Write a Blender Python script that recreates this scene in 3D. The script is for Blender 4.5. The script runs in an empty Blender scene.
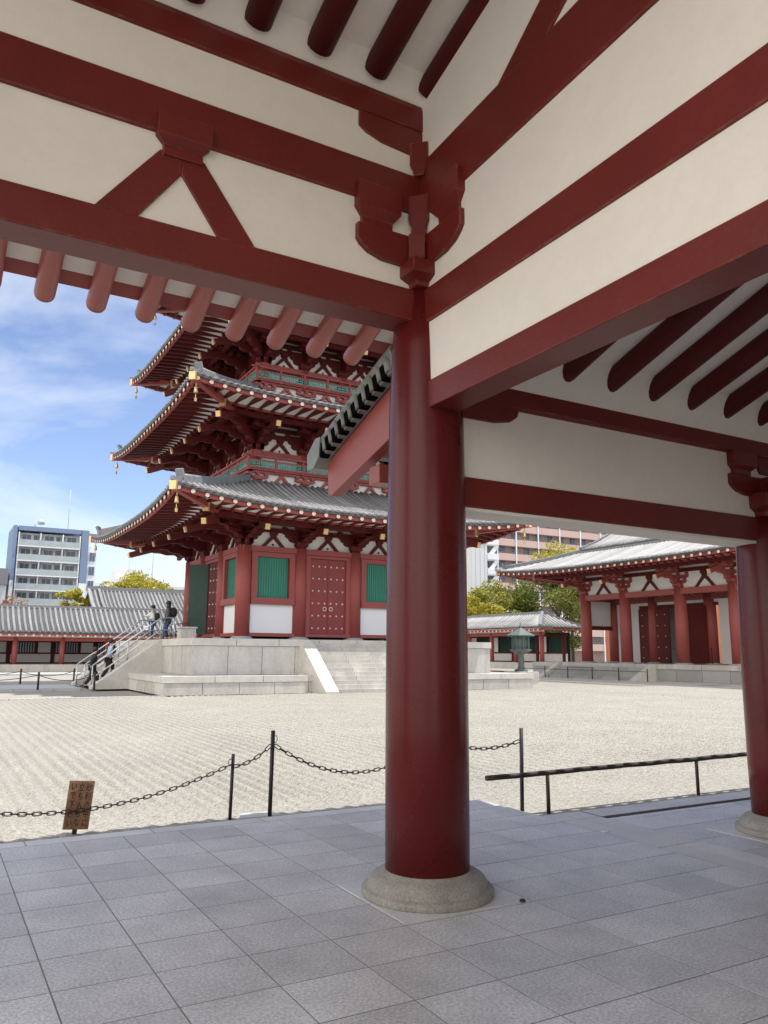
import bpy, math, random
from mathutils import Vector, Matrix, noise
R = random.Random(7)
PI = math.pi
C = bpy.context.scene.collection
sc = bpy.context.scene

# ---------------------------------------------------------------- materials
M = {}
def nt(name):
    m = bpy.data.materials.new(name); m.use_nodes = True
    t = m.node_tree; b = t.nodes['Principled BSDF']
    return m, t, b
def N(t, kind, **kw):
    n = t.nodes.new(kind)
    for k, v in kw.items():
        if k.startswith('i_'):
            key = k[2:]
            n.inputs[int(key) if key.isdigit() else key.replace('_', ' ')].default_value = v
        else: setattr(n, k, v)
    return n
def ramp(t, stops):
    r = t.nodes.new('ShaderNodeValToRGB'); e = r.color_ramp.elements
    while len(e) < len(stops): e.new(.5)
    for k, (p, c) in zip(e, stops):
        k.position = p; k.color = (*c, 1) if len(c) == 3 else c
    return r
def mul(c, f): return tuple(min(1, x*f) for x in c)
def mat(name, col, rough=.6, var=.15, scale=3., bump=0., bscale=40., metal=0., island=0., coat=0., spec=.5, streak=None, fine=0., fscale=180.):
    m, t, b = nt(name); L = t.links
    tc = N(t, 'ShaderNodeTexCoord')
    vec = tc.outputs['Object']
    if streak:
        mp = N(t, 'ShaderNodeMapping'); mp.inputs['Scale'].default_value = streak
        L.new(vec, mp.inputs[0]); vec = mp.outputs[0]
    no = N(t, 'ShaderNodeTexNoise', i_Scale=scale, i_Detail=6., i_Roughness=.62)
    L.new(vec, no.inputs['Vector'])
    r = ramp(t, [(.25, mul(col, 1-var)), (.5, col), (.75, mul(col, 1+var))])
    L.new(no.outputs['Fac'], r.inputs[0])
    out = r.outputs[0]
    if fine:
        n2 = N(t, 'ShaderNodeTexNoise', i_Scale=fscale, i_Detail=5., i_Roughness=.85)
        L.new(tc.outputs['Object'], n2.inputs['Vector'])
        r2 = ramp(t, [(.41, (1-fine,)*3), (.60, (1.,)*3)])
        L.new(n2.outputs['Fac'], r2.inputs[0])
        mx = N(t, 'ShaderNodeMixRGB', blend_type='MULTIPLY'); mx.inputs[0].default_value = 1
        L.new(out, mx.inputs[1]); L.new(r2.outputs[0], mx.inputs[2]); out = mx.outputs[0]
    if island:
        g = N(t, 'ShaderNodeNewGeometry')
        r3 = ramp(t, [(0, (1-island,)*3), (1, (1.,)*3)])
        L.new(g.outputs['Random Per Island'], r3.inputs[0])
        mx = N(t, 'ShaderNodeMixRGB', blend_type='MULTIPLY'); mx.inputs[0].default_value = 1
        L.new(out, mx.inputs[1]); L.new(r3.outputs[0], mx.inputs[2]); out = mx.outputs[0]
    L.new(out, b.inputs['Base Color'])
    b.inputs['Metallic'].default_value = metal
    b.inputs['Specular IOR Level'].default_value = spec
    if coat:
        b.inputs['Coat Weight'].default_value = coat; b.inputs['Coat Roughness'].default_value = .18
    rr = N(t, 'ShaderNodeMapRange'); rr.inputs['To Min'].default_value = rough*.8; rr.inputs['To Max'].default_value = min(1, rough*1.25)
    L.new(no.outputs['Fac'], rr.inputs[0]); L.new(rr.outputs[0], b.inputs['Roughness'])
    if bump:
        n3 = N(t, 'ShaderNodeTexNoise', i_Scale=bscale, i_Detail=5.)
        L.new(tc.outputs['Object'], n3.inputs['Vector'])
        bp = N(t, 'ShaderNodeBump'); bp.inputs['Strength'].default_value = bump; bp.inputs['Distance'].default_value = .02
        L.new(n3.outputs['Fac'], bp.inputs['Height']); L.new(bp.outputs[0], b.inputs['Normal'])
    M[name] = m
    return m
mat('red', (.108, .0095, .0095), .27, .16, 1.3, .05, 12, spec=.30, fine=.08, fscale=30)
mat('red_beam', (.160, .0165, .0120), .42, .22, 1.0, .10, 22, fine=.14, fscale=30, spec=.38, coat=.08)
mat('red_faded_lit', (.34, .075, .062), .42, .16, 1.6, .08, 20, fine=.10, fscale=30)  # weathered outer red, also lightened for light bounced off the gravel
mat('red_light', (.30, .064, .055), .55, .14, .9)
mat('red_door', (.235, .034, .032), .5, .12, .9)
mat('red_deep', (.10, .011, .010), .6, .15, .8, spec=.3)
mat('plaster', (.86, .81, .73), .85, .05, .55, .10, 5, fine=.035, fscale=7)
mat('plaster_out', (.74, .73, .70), .85, .04, .6)
mat('panel_white', (.80, .81, .82), .6, .02, 1.)
mat('granite_floor', (.755, .76, .78), .5, .22, 1.9, .10, 160, island=.18, fine=.45, fscale=60)
mat('granite_edge', (.71, .715, .725), .6, .14, 2, .12, 100, island=.12, fine=.3, fscale=80)
mat('grout', (.20, .20, .205), .9, .2, 8)
mat('base_stone', (.33, .315, .285), .8, .25, 5, .35, 60, fine=.40, fscale=70)
mat('stone_wall', (.52, .50, .455), .8, .22, 1.6, .25, 20, island=.14, streak=(1, 1, .22), fine=.12, fscale=5)
mat('stone_dark', (.36, .36, .35), .85, .12, 1.2, .2, 20, island=.2)
mat('stone_top', (.56, .54, .49), .75, .12, 1.5, .1, 20, island=.10, fine=.10, fscale=4)
mat('path', (.44, .44, .44), .8, .05, .8, .1, 10, island=.06)
mat('tile', (.29, .295, .30), .55, .2, 3, island=.35, spec=.35)
mat('tile_sheen', (.40, .40, .40), .62, .14, 3, island=.30, spec=.3)  # same grey tile made paler, its bright sheen put into the colour
mat('tile_old', (.24, .255, .225), .55, .28, 9, .3, 30, island=.2)
mat('tile_pan', (.065, .068, .072), .6, .3, 2)
mat('ridge_tile', (.20, .205, .21), .5, .2, 3)
mat('gold', (.70, .50, .24), .35, .08, 6, metal=.6)
mat('cream_cap', (.74, .60, .46), .5, .08, 6)
mat('teal', (.045, .235, .165), .6, .08, 2)
mat('teal_fret', (.07, .36, .31), .6, .1, 2)
mat('green_dark', (.015, .06, .045), .5, .2, 3)
mat('iron', (.018, .016, .015), .5, .3, 20, .1, 60)
mat('iron_rust', (.035, .025, .020), .6, .4, 20, .2, 60)
mat('steel', (.55, .56, .57), .3, .1, 5, metal=.8)
mat('bronze', (.11, .15, .135), .6, .25, 3, island=.05)
mat('board', (.23, .125, .07), .75, .35, 3., .3, 40, streak=(14, 14, 1.6))
mat('slot_shade', (.006, .006, .006), 1., .1, 5, spec=0.)  # near-black for the shaded slots between verge tiles
mat('ink', (.03, .02, .015), .9, .2, 20)
mat('concrete', (.50, .50, .49), .85, .08, 2, .2, 60)
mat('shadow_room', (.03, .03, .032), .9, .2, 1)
mat('apt_white', (.68, .70, .72), .8, .05, .2)
mat('apt_blue', (.16, .225, .34), .7, .05, .2)
mat('apt_blue_light', (.30, .40, .60), .7, .05, .2)
mat('apt_grey', (.42, .44, .47), .8, .06, .2)
mat('apt_pink', (.50, .365, .33), .85, .06, .15)
mat('apt_brown', (.36, .27, .24), .85, .08, .15)
mat('apt_orange', (.55, .20, .11), .8, .1, .5)
mat('far_dark', (.16, .16, .18), .8, .1, .2)
mat('sheet_white', (.55, .57, .58), .5, .05, .1)
mat('glass_dark', (.06, .08, .10), .15, .3, .7, spec=.8)
mat('glass_rail', (.33, .38, .39), .25, .15, 1.2, spec=.8)
mat('bark', (.09, .065, .045), .9, .3, 4, .5, 30)
mat('skin', (.48, .29, .21), .6, .05, 4)
mat('hair', (.015, .012, .010), .5, .1, 10)
mat('cloth_black', (.018, .019, .023), .85, .2, 6)
mat('cloth_navy', (.025, .032, .06), .85, .15, 6)
mat('denim', (.07, .13, .26), .85, .2, 8)
mat('denim_dark', (.05, .08, .15), .85, .2, 8)
mat('cloth_white', (.68, .68, .67), .85, .05, 6)
mat('cloth_grey', (.09, .085, .09), .85, .1, 6)
mat('cloth_blue', (.42, .52, .68), .85, .06, 6)
mat('paper', (.75, .75, .73), .7, .05, 6)

def wear(name, rad=.012, col=(.42, .20, .17)):
    m = M[name]; t = m.node_tree; L = t.links; b = t.nodes['Principled BSDF']
    src_ = b.inputs['Base Color'].links[0].from_socket
    bv = N(t, 'ShaderNodeBevel', samples=4); bv.inputs['Radius'].default_value = rad
    g_ = N(t, 'ShaderNodeNewGeometry'); dt_ = N(t, 'ShaderNodeVectorMath', operation='DOT_PRODUCT')
    L.new(bv.outputs[0], dt_.inputs[0]); L.new(g_.outputs['Normal'], dt_.inputs[1])
    r_ = ramp(t, [(.88, (1, 1, 1)), (.985, (0, 0, 0))]); L.new(dt_.outputs['Value'], r_.inputs[0])
    tc_ = N(t, 'ShaderNodeTexCoord'); n_ = N(t, 'ShaderNodeTexNoise', i_Scale=9., i_Detail=8., i_Roughness=.75); L.new(tc_.outputs['Object'], n_.inputs['Vector'])
    r2 = ramp(t, [(.50, (0, 0, 0)), (.60, (.8, .8, .8))]); L.new(n_.outputs['Fac'], r2.inputs[0])
    mm = N(t, 'ShaderNodeMath', operation='MULTIPLY'); L.new(r_.outputs[0], mm.inputs[0]); L.new(r2.outputs[0], mm.inputs[1])
    mx = N(t, 'ShaderNodeMixRGB'); L.new(mm.outputs[0], mx.inputs[0]); L.new(src_, mx.inputs[1]); mx.inputs[2].default_value = (*col, 1)
    L.new(mx.outputs[0], b.inputs['Base Color'])
wear('red_beam')
def leaf_mat(name, c1, c2):
    m, t, b = nt(name); L = t.links
    g = N(t, 'ShaderNodeNewGeometry'); r = ramp(t, [(0, mul(c1, .6)), (.45, c1), (1, c2)])
    L.new(g.outputs['Random Per Island'], r.inputs[0]); L.new(r.outputs[0], b.inputs['Base Color'])
    b.inputs['Roughness'].default_value = .6
    tr = N(t, 'ShaderNodeBsdfTranslucent'); L.new(r.outputs[0], tr.inputs[0])
    mx = N(t, 'ShaderNodeMixShader'); mx.inputs[0].default_value = .35
    o = t.nodes['Material Output']
    L.new(b.outputs[0], mx.inputs[1]); L.new(tr.outputs[0], mx.inputs[2]); L.new(mx.outputs[0], o.inputs[0])
    M[name] = m
leaf_mat('leaf_yellow', (.34, .32, .03), (.60, .50, .06))
leaf_mat('leaf_olive', (.24, .25, .04), (.46, .42, .08))
leaf_mat('leaf_green', (.13, .17, .03), (.30, .32, .06))
leaf_mat('leaf_rust', (.30, .13, .05), (.45, .24, .08))

def gravel_mat():
    m, t, b = nt('gravel'); L = t.links
    tc = N(t, 'ShaderNodeTexCoord')
    v = N(t, 'ShaderNodeTexVoronoi', i_Scale=52.); L.new(tc.outputs['Object'], v.inputs['Vector'])
    sep = N(t, 'ShaderNodeSeparateColor'); L.new(v.outputs['Color'], sep.inputs[0])
    r = ramp(t, [(0, (.19, .18, .155)), (.18, (.28, .268, .235)), (.55, (.34, .328, .292)), (1, (.43, .418, .378))])
    L.new(sep.outputs[0], r.inputs[0])
    no = N(t, 'ShaderNodeTexNoise', i_Scale=.7, i_Detail=5.); L.new(tc.outputs['Object'], no.inputs['Vector'])
    r2 = ramp(t, [(.3, (.88, .88, .89)), (.7, (1, 1, .98))]); L.new(no.outputs['Fac'], r2.inputs[0])
    mx = N(t, 'ShaderNodeMixRGB', blend_type='MULTIPLY'); mx.inputs[0].default_value = 1
    L.new(r.outputs[0], mx.inputs[1]); L.new(r2.outputs[0], mx.inputs[2]); L.new(mx.outputs[0], b.inputs['Base Color'])
    b.inputs['Roughness'].default_value = .9; b.inputs['Specular IOR Level'].default_value = .2
    bp = N(t, 'ShaderNodeBump'); bp.invert = True; bp.inputs['Strength'].default_value = .6; bp.inputs['Distance'].default_value = .007
    L.new(v.outputs['Distance'], bp.inputs['Height']); L.new(bp.outputs[0], b.inputs['Normal'])
    M['gravel'] = m
gravel_mat()

# ---------------------------------------------------------------- mesh builder
class MB:
    def __init__(s): s.v = []; s.f = []; s.m = []; s.sm = []
    def add(s, vs, fs, mi=0, smooth=False):
        o = len(s.v); s.v += [tuple(v) for v in vs]
        for f in fs: s.f.append(tuple(i+o for i in f)); s.m.append(mi); s.sm.append(smooth)
        return s
    def box(s, x0, x1, y0, y1, z0, z1, mi=0):
        vs = [(x, y, z) for z in (z0, z1) for y in (y0, y1) for x in (x0, x1)]
        return s.add(vs, [(0, 2, 3, 1), (4, 5, 7, 6), (0, 1, 5, 4), (2, 6, 7, 3), (0, 4, 6, 2), (1, 3, 7, 5)], mi)
    def bar(s, p, q, w, h, mi=0, up=(0, 0, 1), taper=1.):
        p, q = Vector(p), Vector(q); d = (q-p).normalized(); u = Vector(up)
        a = d.cross(u)
        if a.length < 1e-4: a = d.cross(Vector((0, 1, 0)))
        a.normalize(); b = a.cross(d)
        vs = []
        for c, k in ((p, 1), (q, taper)):
            for i, j in ((-1, -1), (1, -1), (1, 1), (-1, 1)): vs.append(c + a*(i*w/2*k) + b*(j*h/2*k))
        return s.add(vs, [(3, 2, 1, 0), (4, 5, 6, 7), (0, 1, 5, 4), (1, 2, 6, 5), (2, 3, 7, 6), (3, 0, 4, 7)], mi)
    def tube(s, pts, rad, n=10, mi=0, caps=True, half=False):
        pts = [Vector(p) for p in pts]
        if not hasattr(rad, '__len__'): rad = [rad]*len(pts)
        vs = []; fr = None
        for i, p in enumerate(pts):
            d = (pts[min(i+1, len(pts)-1)]-pts[max(i-1, 0)]).normalized()
            ref = Vector((0, 0, 1)) if abs(d.z) < .95 else Vector((0, 1, 0))
            a = d.cross(ref).normalized(); b = a.cross(d)
            m_ = n+1 if half else n
            for k in range(m_):
                an = (PI*k/n) if half else 2*PI*k/n
                vs.append(p + a*math.cos(an)*rad[i] + b*math.sin(an)*rad[i])
        m_ = n+1 if half else n
        fs = []
        for i in range(len(pts)-1):
            for k in range(n):
                k2 = k+1 if half else (k+1) % n
                fs.append((i*m_+k, i*m_+k2, (i+1)*m_+k2, (i+1)*m_+k))
        s.add(vs, fs, mi, True)
        if caps:
            o = len(s.v)-len(vs); e = (len(pts)-1)*m_
            s.f.append(tuple(o+k for k in reversed(range(m_)))); s.m.append(mi); s.sm.append(False)
            s.f.append(tuple(o+e+k for k in range(m_))); s.m.append(mi); s.sm.append(False)
        return s
    def lathe(s, prof, c=(0, 0, 0), n=32, mi=0, smooth=True):
        vs = []
        for r, z in prof:
            for k in range(n):
                a = 2*PI*k/n; vs.append((c[0]+r*math.cos(a), c[1]+r*math.sin(a), c[2]+z))
        fs = [(i*n+k, i*n+(k+1) % n, (i+1)*n+(k+1) % n, (i+1)*n+k) for i in range(len(prof)-1) for k in range(n)]
        fs.append(tuple((len(prof)-1)*n+k for k in range(n))); fs.append(tuple(reversed(range(n))))
        return s.add(vs, fs, mi, smooth)
    def prism(s, poly, axis, a0, a1, mi=0):
        # poly of (u,z); axis 'x': extruded along x with u=y ; axis 'y': extruded along y with u=x ; 'z': (x,y)
        def P(u, z, a):
            return (a, u, z) if axis == 'x' else ((u, a, z) if axis == 'y' else (u, z, a))
        n = len(poly); vs = [P(u, z, a0) for u, z in poly]+[P(u, z, a1) for u, z in poly]
        fs = [tuple(range(n)), tuple(reversed(range(n, 2*n)))]+[(i, n+i, n+(i+1) % n, (i+1) % n) for i in range(n)]
        return s.add(vs, fs, mi)
    def xf(s, mx):
        s.v = [tuple(mx @ Vector(v)) for v in s.v]; return s
    def join(s, o):
        k = len(s.v); s.v += o.v; s.f += [tuple(i+k for i in f) for f in o.f]; s.m += o.m; s.sm += o.sm; return s
    def pieces(s):
        import numpy as np
        n = len(s.v); par = list(range(n))
        def find(a):
            while par[a] != a: par[a] = par[par[a]]; a = par[a]
            return a
        for f in s.f:
            r0_ = find(f[0])
            for i in f[1:]: par[find(i)] = r0_
        root = [find(i) for i in range(n)]; ids = {r_: k for k, r_ in enumerate(dict.fromkeys(root))}
        isl = np.array([ids[r_] for r_ in root]); k = len(ids)
        if k < 2 or k > 500: return None
        co = np.array(s.v); lo = np.full((k, 3), 1e9); hi = -lo
        np.minimum.at(lo, isl, co); np.maximum.at(hi, isl, co)
        size = (hi-lo).max(axis=1)
        gap = np.maximum(0., np.maximum(lo[:, None]-hi[None], lo[None]-hi[:, None]))
        near = np.sqrt((gap**2).sum(axis=2)) <= np.maximum(.02, .5*np.maximum(size[:, None], size[None]))*.98
        comp = -np.ones(k, int); c = 0
        for i in range(k):
            if comp[i] >= 0: continue
            st = [i]; comp[i] = c
            while st:
                a = st.pop()
                for j in np.nonzero(near[a] & (comp < 0))[0]: comp[j] = c; st.append(j)
            c += 1
        return comp[isl] if c > 1 else None
    def build(s, name, mats, parent=None, bevel=0., loc=None, fix=True, split=True):
        if split and parent is not None and len(s.v) < 15000:
            pc = s.pieces()
            if pc is not None:
                first = None
                for c in range(int(max(pc))+1):
                    m2 = MB(); mp_ = {}
                    for f, mi, sm in zip(s.f, s.m, s.sm):
                        if pc[f[0]] != c: continue
                        for i in f:
                            if i not in mp_: mp_[i] = len(m2.v); m2.v.append(s.v[i])
                        m2.f.append(tuple(mp_[i] for i in f)); m2.m.append(mi); m2.sm.append(sm)
                    if m2.f:
                        o = m2.build(name, mats, parent, bevel, loc, fix, False); first = first or o
                return first
        me = bpy.data.meshes.new(name); me.from_pydata(s.v, [], s.f)
        for m_ in (mats if isinstance(mats, (list, tuple)) else [mats]): me.materials.append(M[m_])
        me.polygons.foreach_set('material_index', s.m); me.polygons.foreach_set('use_smooth', s.sm)
        if fix:
            import bmesh
            bm = bmesh.new(); bm.from_mesh(me); bmesh.ops.recalc_face_normals(bm, faces=bm.faces[:]); bm.to_mesh(me); bm.free()
        me.update()
        o = bpy.data.objects.new(name, me); C.objects.link(o)
        if parent: o.parent = parent
        if loc: o.location = loc
        if bevel:
            b = o.modifiers.new('Bevel', 'BEVEL'); b.width = bevel; b.segments = 2; b.limit_method = 'ANGLE'; b.angle_limit = .7
        return o
def tag(o, label=None, cat=None, group=None, kind=None):
    for k, v in (('label', label), ('category', cat), ('group', group), ('kind', kind)):
        if v: o[k] = v
    return o
def thing(name, loc, label, cat, group=None, rz=0):
    o = bpy.data.objects.new(name, None); C.objects.link(o); o.location = loc; o.rotation_euler.z = rz
    o.empty_display_size = .3
    return tag(o, label, cat, group)
def part_copy(o, parent, loc=None, rz=None, depth=1):
    c = o.copy(); C.objects.link(c); c.parent = parent
    if loc is not None: c.location = loc
    if rz is not None: c.rotation_euler.z = rz
    if depth:
        for ch in list(o.children): part_copy(ch, c, depth=0)
    return c
def copy_thing(r, loc, rz, label):
    c = r.copy(); C.objects.link(c); c.location = loc; c.rotation_euler.z = rz; c['label'] = label
    for ch in list(r.children): part_copy(ch, c)
    return c

# ================================================================= SETTING
def jit(a): return R.uniform(-a, a)
# ground sheet to the horizon
g = MB().box(-900, 900, -900, 900, -.6, -.20)
tag(g.build('ground', 'gravel'), kind='structure')
# raked gravel court (real furrows running away from the hall)
def court():
    mb = MB(); xs = []; x = -24.
    while x < 36.5: xs.append(x); x += .027
    ys = [1.0, 2.0, 2.7, 3.3, 3.9, 4.6, 5.4, 6.3, 7.3, 8.5, 10, 12, 14, 16.5, 19, 22, 25.6]
    nx = len(xs); vs = []
    for y in ys:
        for x in xs:
            w = noise.noise(Vector((x*.2, y*.035, 0)))*.35
            fade = min(1, max(0, (y-3.2)/1.2))
            a = .037*fade*(.85+.5*noise.noise(Vector((x*.6, y*.3, 3))))
            vs.append((x, y, -.12 + a*math.sin((x+w)*2*PI/.21) + .006*noise.noise(Vector((x*2, y*2, 9)))))
    fs = [(j*nx+i, j*nx+i+1, (j+1)*nx+i+1, (j+1)*nx+i) for j in range(len(ys)-1) for i in range(nx-1)]
    mb.add(vs, fs, 0, True)
    return mb.build('gravel_court', 'gravel', fix=False)
tag(court(), kind='structure')

# hall floor : individual granite tiles
def tiles(mb, xs, ys, zt=0., gap=.0042, th=.03):
    for i in range(len(xs)-1):
        for j in range(len(ys)-1):
            x0, x1, y0, y1 = xs[i]+gap, xs[i+1]-gap, ys[j]+gap*1.25, ys[j+1]-gap*1.25
            dz = jit(.0004); c = .0012
            z = zt+dz
            mb.box(x0, x1, y0, y1, z-th, z)
def rng(a, b, s):
    o = [a]
    while o[-1]+s < b-.05: o.append(o[-1]+s)
    o.append(b); return o
mb = MB()
gx = [-.455+.477*k for k in range(-10, 6)]+[2.33]
gy = [2.585-.4365*k for k in range(0, 25)][::-1]
tiles(mb, gx, [y for y in gy if y < 1.60]+[gy[-3]+.0] if False else gy)
mb2 = MB()
tag(mb.build('stone_floor', 'granite_floor', fix=False), kind='structure')
mb = MB()
tiles(mb, rng(-5.22, 2.14, 1.02), [2.588, 2.78])
tiles(mb, [2.333, 2.58, 2.828], rng(-7.9, 1.60, 1.15))
tiles(mb, rng(2.86, 16, .92), [1.30, 1.60])
tag(mb.build('floor_edging', 'granite_edge', fix=False), kind='structure')
mb = MB()
tiles(mb, rng(2.833, 16, .90), rng(-7.9, 1.215, .45), zt=-.002)
tag(mb.build('corridor_floor', 'granite_floor', fix=False), kind='structure')
mb = MB()
mb.box(-5.26, 2.14, -7.92, 2.775, -.5, -.0016)
mb.box(2.145, 2.83, -7.92, 1.598, -.5, -.0017)
mb.box(2.835, 16, -7.92, 1.216, -.5, -.0037)
mb.box(2.835, 16, 1.22, 1.298, -.5, -.085)
mb.box(2.835, 16, 1.302, 1.598, -.5, -.0018)
tag(mb.build('floor_bed', 'grout'), kind='structure')

# ================================================================= shared carpentry
def column_mb(h, r, base=.15):
    prof = [(r*1.0, base), (r*1.01, h*.25), (r*1.0, h*.55), (r*.965, h*.78), (r*.90, h*.9), (r*.80, h)]
    return MB().lathe(prof, n=40)
def base_mb(r, square=.0):
    k = r/.28
    prof = [(.428*k, 0), (.434*k, .012), (.434*k, .044), (.424*k, .054), (.398*k, .056), (.396*k, .062), (.392*k, .085), (.372*k, .115), (.338*k, .138), (.30*k, .150), (.296*k, .158), (.2*k, .16)]
    return MB().lathe(prof, n=48)

def arm_poly(L, z0, z1, cut=.13):
    h = z1-z0
    right = [(L, z1), (L, z0+h*.50), (L-.03, z0+h*.34), (L-.09, z0+h*.16), (L-.20, z0+h*.02), (L-.36, z0)]
    left = [(-u, z) for u, z in right][::-1]
    return right+left
def half_poly(L, z0, z1):
    h = z1-z0
    return [(0, z1), (0, z0), (L-.45, z0), (L-.19, z0+h*.09), (L-.06, z0+h*.27), (L, z0+h*.45), (L, z1)]
def block(mb, cx, cy, z0, z1, w):   # bearing block with a waisted foot
    f = z0+(z1-z0)*.40; a = w*.36; b = w*.5
    vs = [(cx+i*a, cy+j*a, z0) for i, j in ((-1, -1), (1, -1), (1, 1), (-1, 1))]
    vs += [(cx+i*a*1.02, cy+j*a*1.02, z0+(f-z0)*.5) for i, j in ((-1, -1), (1, -1), (1, 1), (-1, 1))]
    vs += [(cx+i*b, cy+j*b, f) for i, j in ((-1, -1), (1, -1), (1, 1), (-1, 1))]
    vs += [(cx+i*b, cy+j*b, z1) for i, j in ((-1, -1), (1, -1), (1, 1), (-1, 1))]
    fs = [(3, 2, 1, 0), (12, 13, 14, 15)]
    for l in range(3):
        for k in range(4): fs.append((l*4+k, l*4+(k+1) % 4, (l+1)*4+(k+1) % 4, (l+1)*4+k))
    mb.add(vs, fs)
def bracket_mb(zb, dz_block, z_arm0, z_arm1, z_top, L, th):
    mb = MB()
    block(mb, 0, 0, zb, z_arm0+.01, .60*L/.68)
    mb.prism(arm_poly(L, z_arm0, z_arm1), 'y', -th, th)
    mb.prism(arm_poly(L, z_arm0+.002, z_arm1-.002), 'x', -th+.002, th-.002)
    for u in (-1, 1):
        block(mb, u*(L-.165), 0, z_arm1, z_top, .35)
        block(mb, 0, u*(L-.165), z_arm1, z_top-.003, .35)
    block(mb, 0, 0, z_arm1-.001, z_top-.05, .22)
    return mb

# ================================================================= NEAR HALL (we stand inside it)
hall = thing('temple_hall', (0, 0, 0), 'tall open hall with dark red beams, cream plaster and round rafters, roofing the foreground overhead', 'temple hall')
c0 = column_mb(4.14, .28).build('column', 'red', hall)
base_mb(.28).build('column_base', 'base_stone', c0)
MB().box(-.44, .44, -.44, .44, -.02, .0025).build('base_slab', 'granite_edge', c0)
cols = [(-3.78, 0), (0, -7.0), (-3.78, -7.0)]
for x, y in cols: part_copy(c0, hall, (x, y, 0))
# front frame (runs left along y=0)
XL = -4.5
def B(mb, name, m, root, bev=.008): return mb.build(name, m, root, bevel=bev)
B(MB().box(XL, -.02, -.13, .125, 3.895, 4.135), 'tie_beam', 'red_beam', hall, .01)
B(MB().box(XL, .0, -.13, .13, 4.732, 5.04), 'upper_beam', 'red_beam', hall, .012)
mb = MB()
rp = [(-.13, 5.43), (-.10, 5.415), (.10, 5.415), (.13, 5.43), (.13, 5.60), (.09, 5.655), (-.05, 5.665), (-.115, 5.64), (-.13, 5.59)]
mb.prism(rp, 'x', XL, 1.2); mb.build('eave_purlin', 'red_beam', hall)
B(MB().box(XL, .0, -.104, .09, 4.13, 4.735), 'plaster_panel', 'plaster', hall, 0)
B(MB().box(XL, .0, -.108, .09, 5.035, 5.42), 'plaster_panel', 'plaster', hall, 0)
# inverted V strut with its block
def vstrut(root, cx, z0=4.135, z1=4.62, zt=4.86, spread=.47, y0=-.10, y1=.10, w=.17, m='red_beam'):
    mb = MB()
    for s in (-1, 1):
        mb.prism([(cx+s*(spread+.03), z0), (cx+s*(spread-.22), z0), (cx+s*.0, z1-.13), (cx+s*.0, z1), (cx+s*.14, z1)], 'y', y0, y1)
    mb.box(cx-.125, cx+.125, y0-.02, y1+.02, z1-.035, z1+.02)
    block(mb, cx, 0, z1-.01, zt, .345)
    return mb.build('strut', m, root, bevel=.006)
for k in range(1): vstrut(hall, -1.89-3.78*k, y0=-.122)
# brackets
def hall_bracket(root, x, y, up=True):
    mb = bracket_mb(4.135, .2, 4.295, 4.53, 4.84, .655, .15)
    if up:
        for ang in (0, PI/2, PI, 3*PI/2):
            h = MB().prism(half_poly(.645, 5.205, 5.42), 'y', -.127+.001*ang, .127-.001*ang)
            h.xf(Matrix.Rotation(ang, 4, 'Z')); 
            if ang in (0, PI): mb.join(h)
        mb.prism([(-.22, 5.30), (-.22, 5.06), (-.18, 5.02), (.18, 5.02), (.22, 5.06), (.22, 5.30)], 'x', -.055, .055)
        for an in (PI/4, 3*PI/4, 5*PI/4, 7*PI/4):
            h = MB(); h.box(.08, .305, -.062, .062, 4.33, 4.53)
            h.prism([(-.075, 4.86), (-.075, 4.66), (-.05, 4.60), (-.062, 4.53), (.062, 4.53), (.05, 4.60), (.075, 4.66), (.075, 4.86)], 'x', .10, .255)
            h.prism([(-.07, 5.30), (-.07, 5.12), (-.045, 5.07), (-.04, 5.03), (.04, 5.03), (.045, 5.07), (.07, 5.12), (.07, 5.30)], 'x', .10, .235)
            mb.join(h.xf(Matrix.Rotation(an, 4, 'Z')))
    mb.xf(Matrix.Translation((x, y, 0)))
    return mb.build('bracket', 'red_beam', root, bevel=.007)
for x, y in [(0, 0), (-3.78, 0), (0, -7.0)]: hall_bracket(hall, x, y, y == 0)
# gable wall (runs towards us along x=0)
B(MB().box(-.13, .11, -7.1, -.16, 3.231, 3.428), 'tie_beam', 'red_beam', hall, .01)
B(MB().box(-.13, .13, -7.1, -.02, 3.868, 4.127), 'wall_beam', 'red_beam', hall, .012)
B(MB().prism([(.02, 4.715), (-.6, 4.722), (-2.3, 4.785), (-3.5, 4.80), (-7.1, 4.73), (-7.1, 5.18), (-3.5, 5.28), (-2.3, 5.24), (-1, 5.185), (.02, 5.15)], 'x', -.128, .128), 'rainbow_beam', 'red_beam', hall, .015)
B(MB().box(-.112, .09, -7.1, -.0, 3.425, 3.87), 'plaster_panel', 'plaster', hall, 0)
B(MB().box(-.108, .085, -7.1, -.0, 4.125, 4.80), 'plaster_panel', 'plaster', hall, 0)
zc = lambda y: 5.80+.28*(-y)
B(MB().prism([(0, 5.13), (-7.1, 5.13), (-7.0, 5.85), (-3.5, zc(-3.5)+.10), (-.13, 5.90), (.0, 5.66)], 'x', -.106, .10), 'plaster_panel', 'plaster', hall, 0)
B(MB().prism([(-1.02, 5.17), (-1.52, 5.19), (-3.5, 6.50), (-3.5, 6.78), (-3.3, 6.72)], 'x', -.122, .122), 'strut', 'red_beam', hall, .01)
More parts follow.
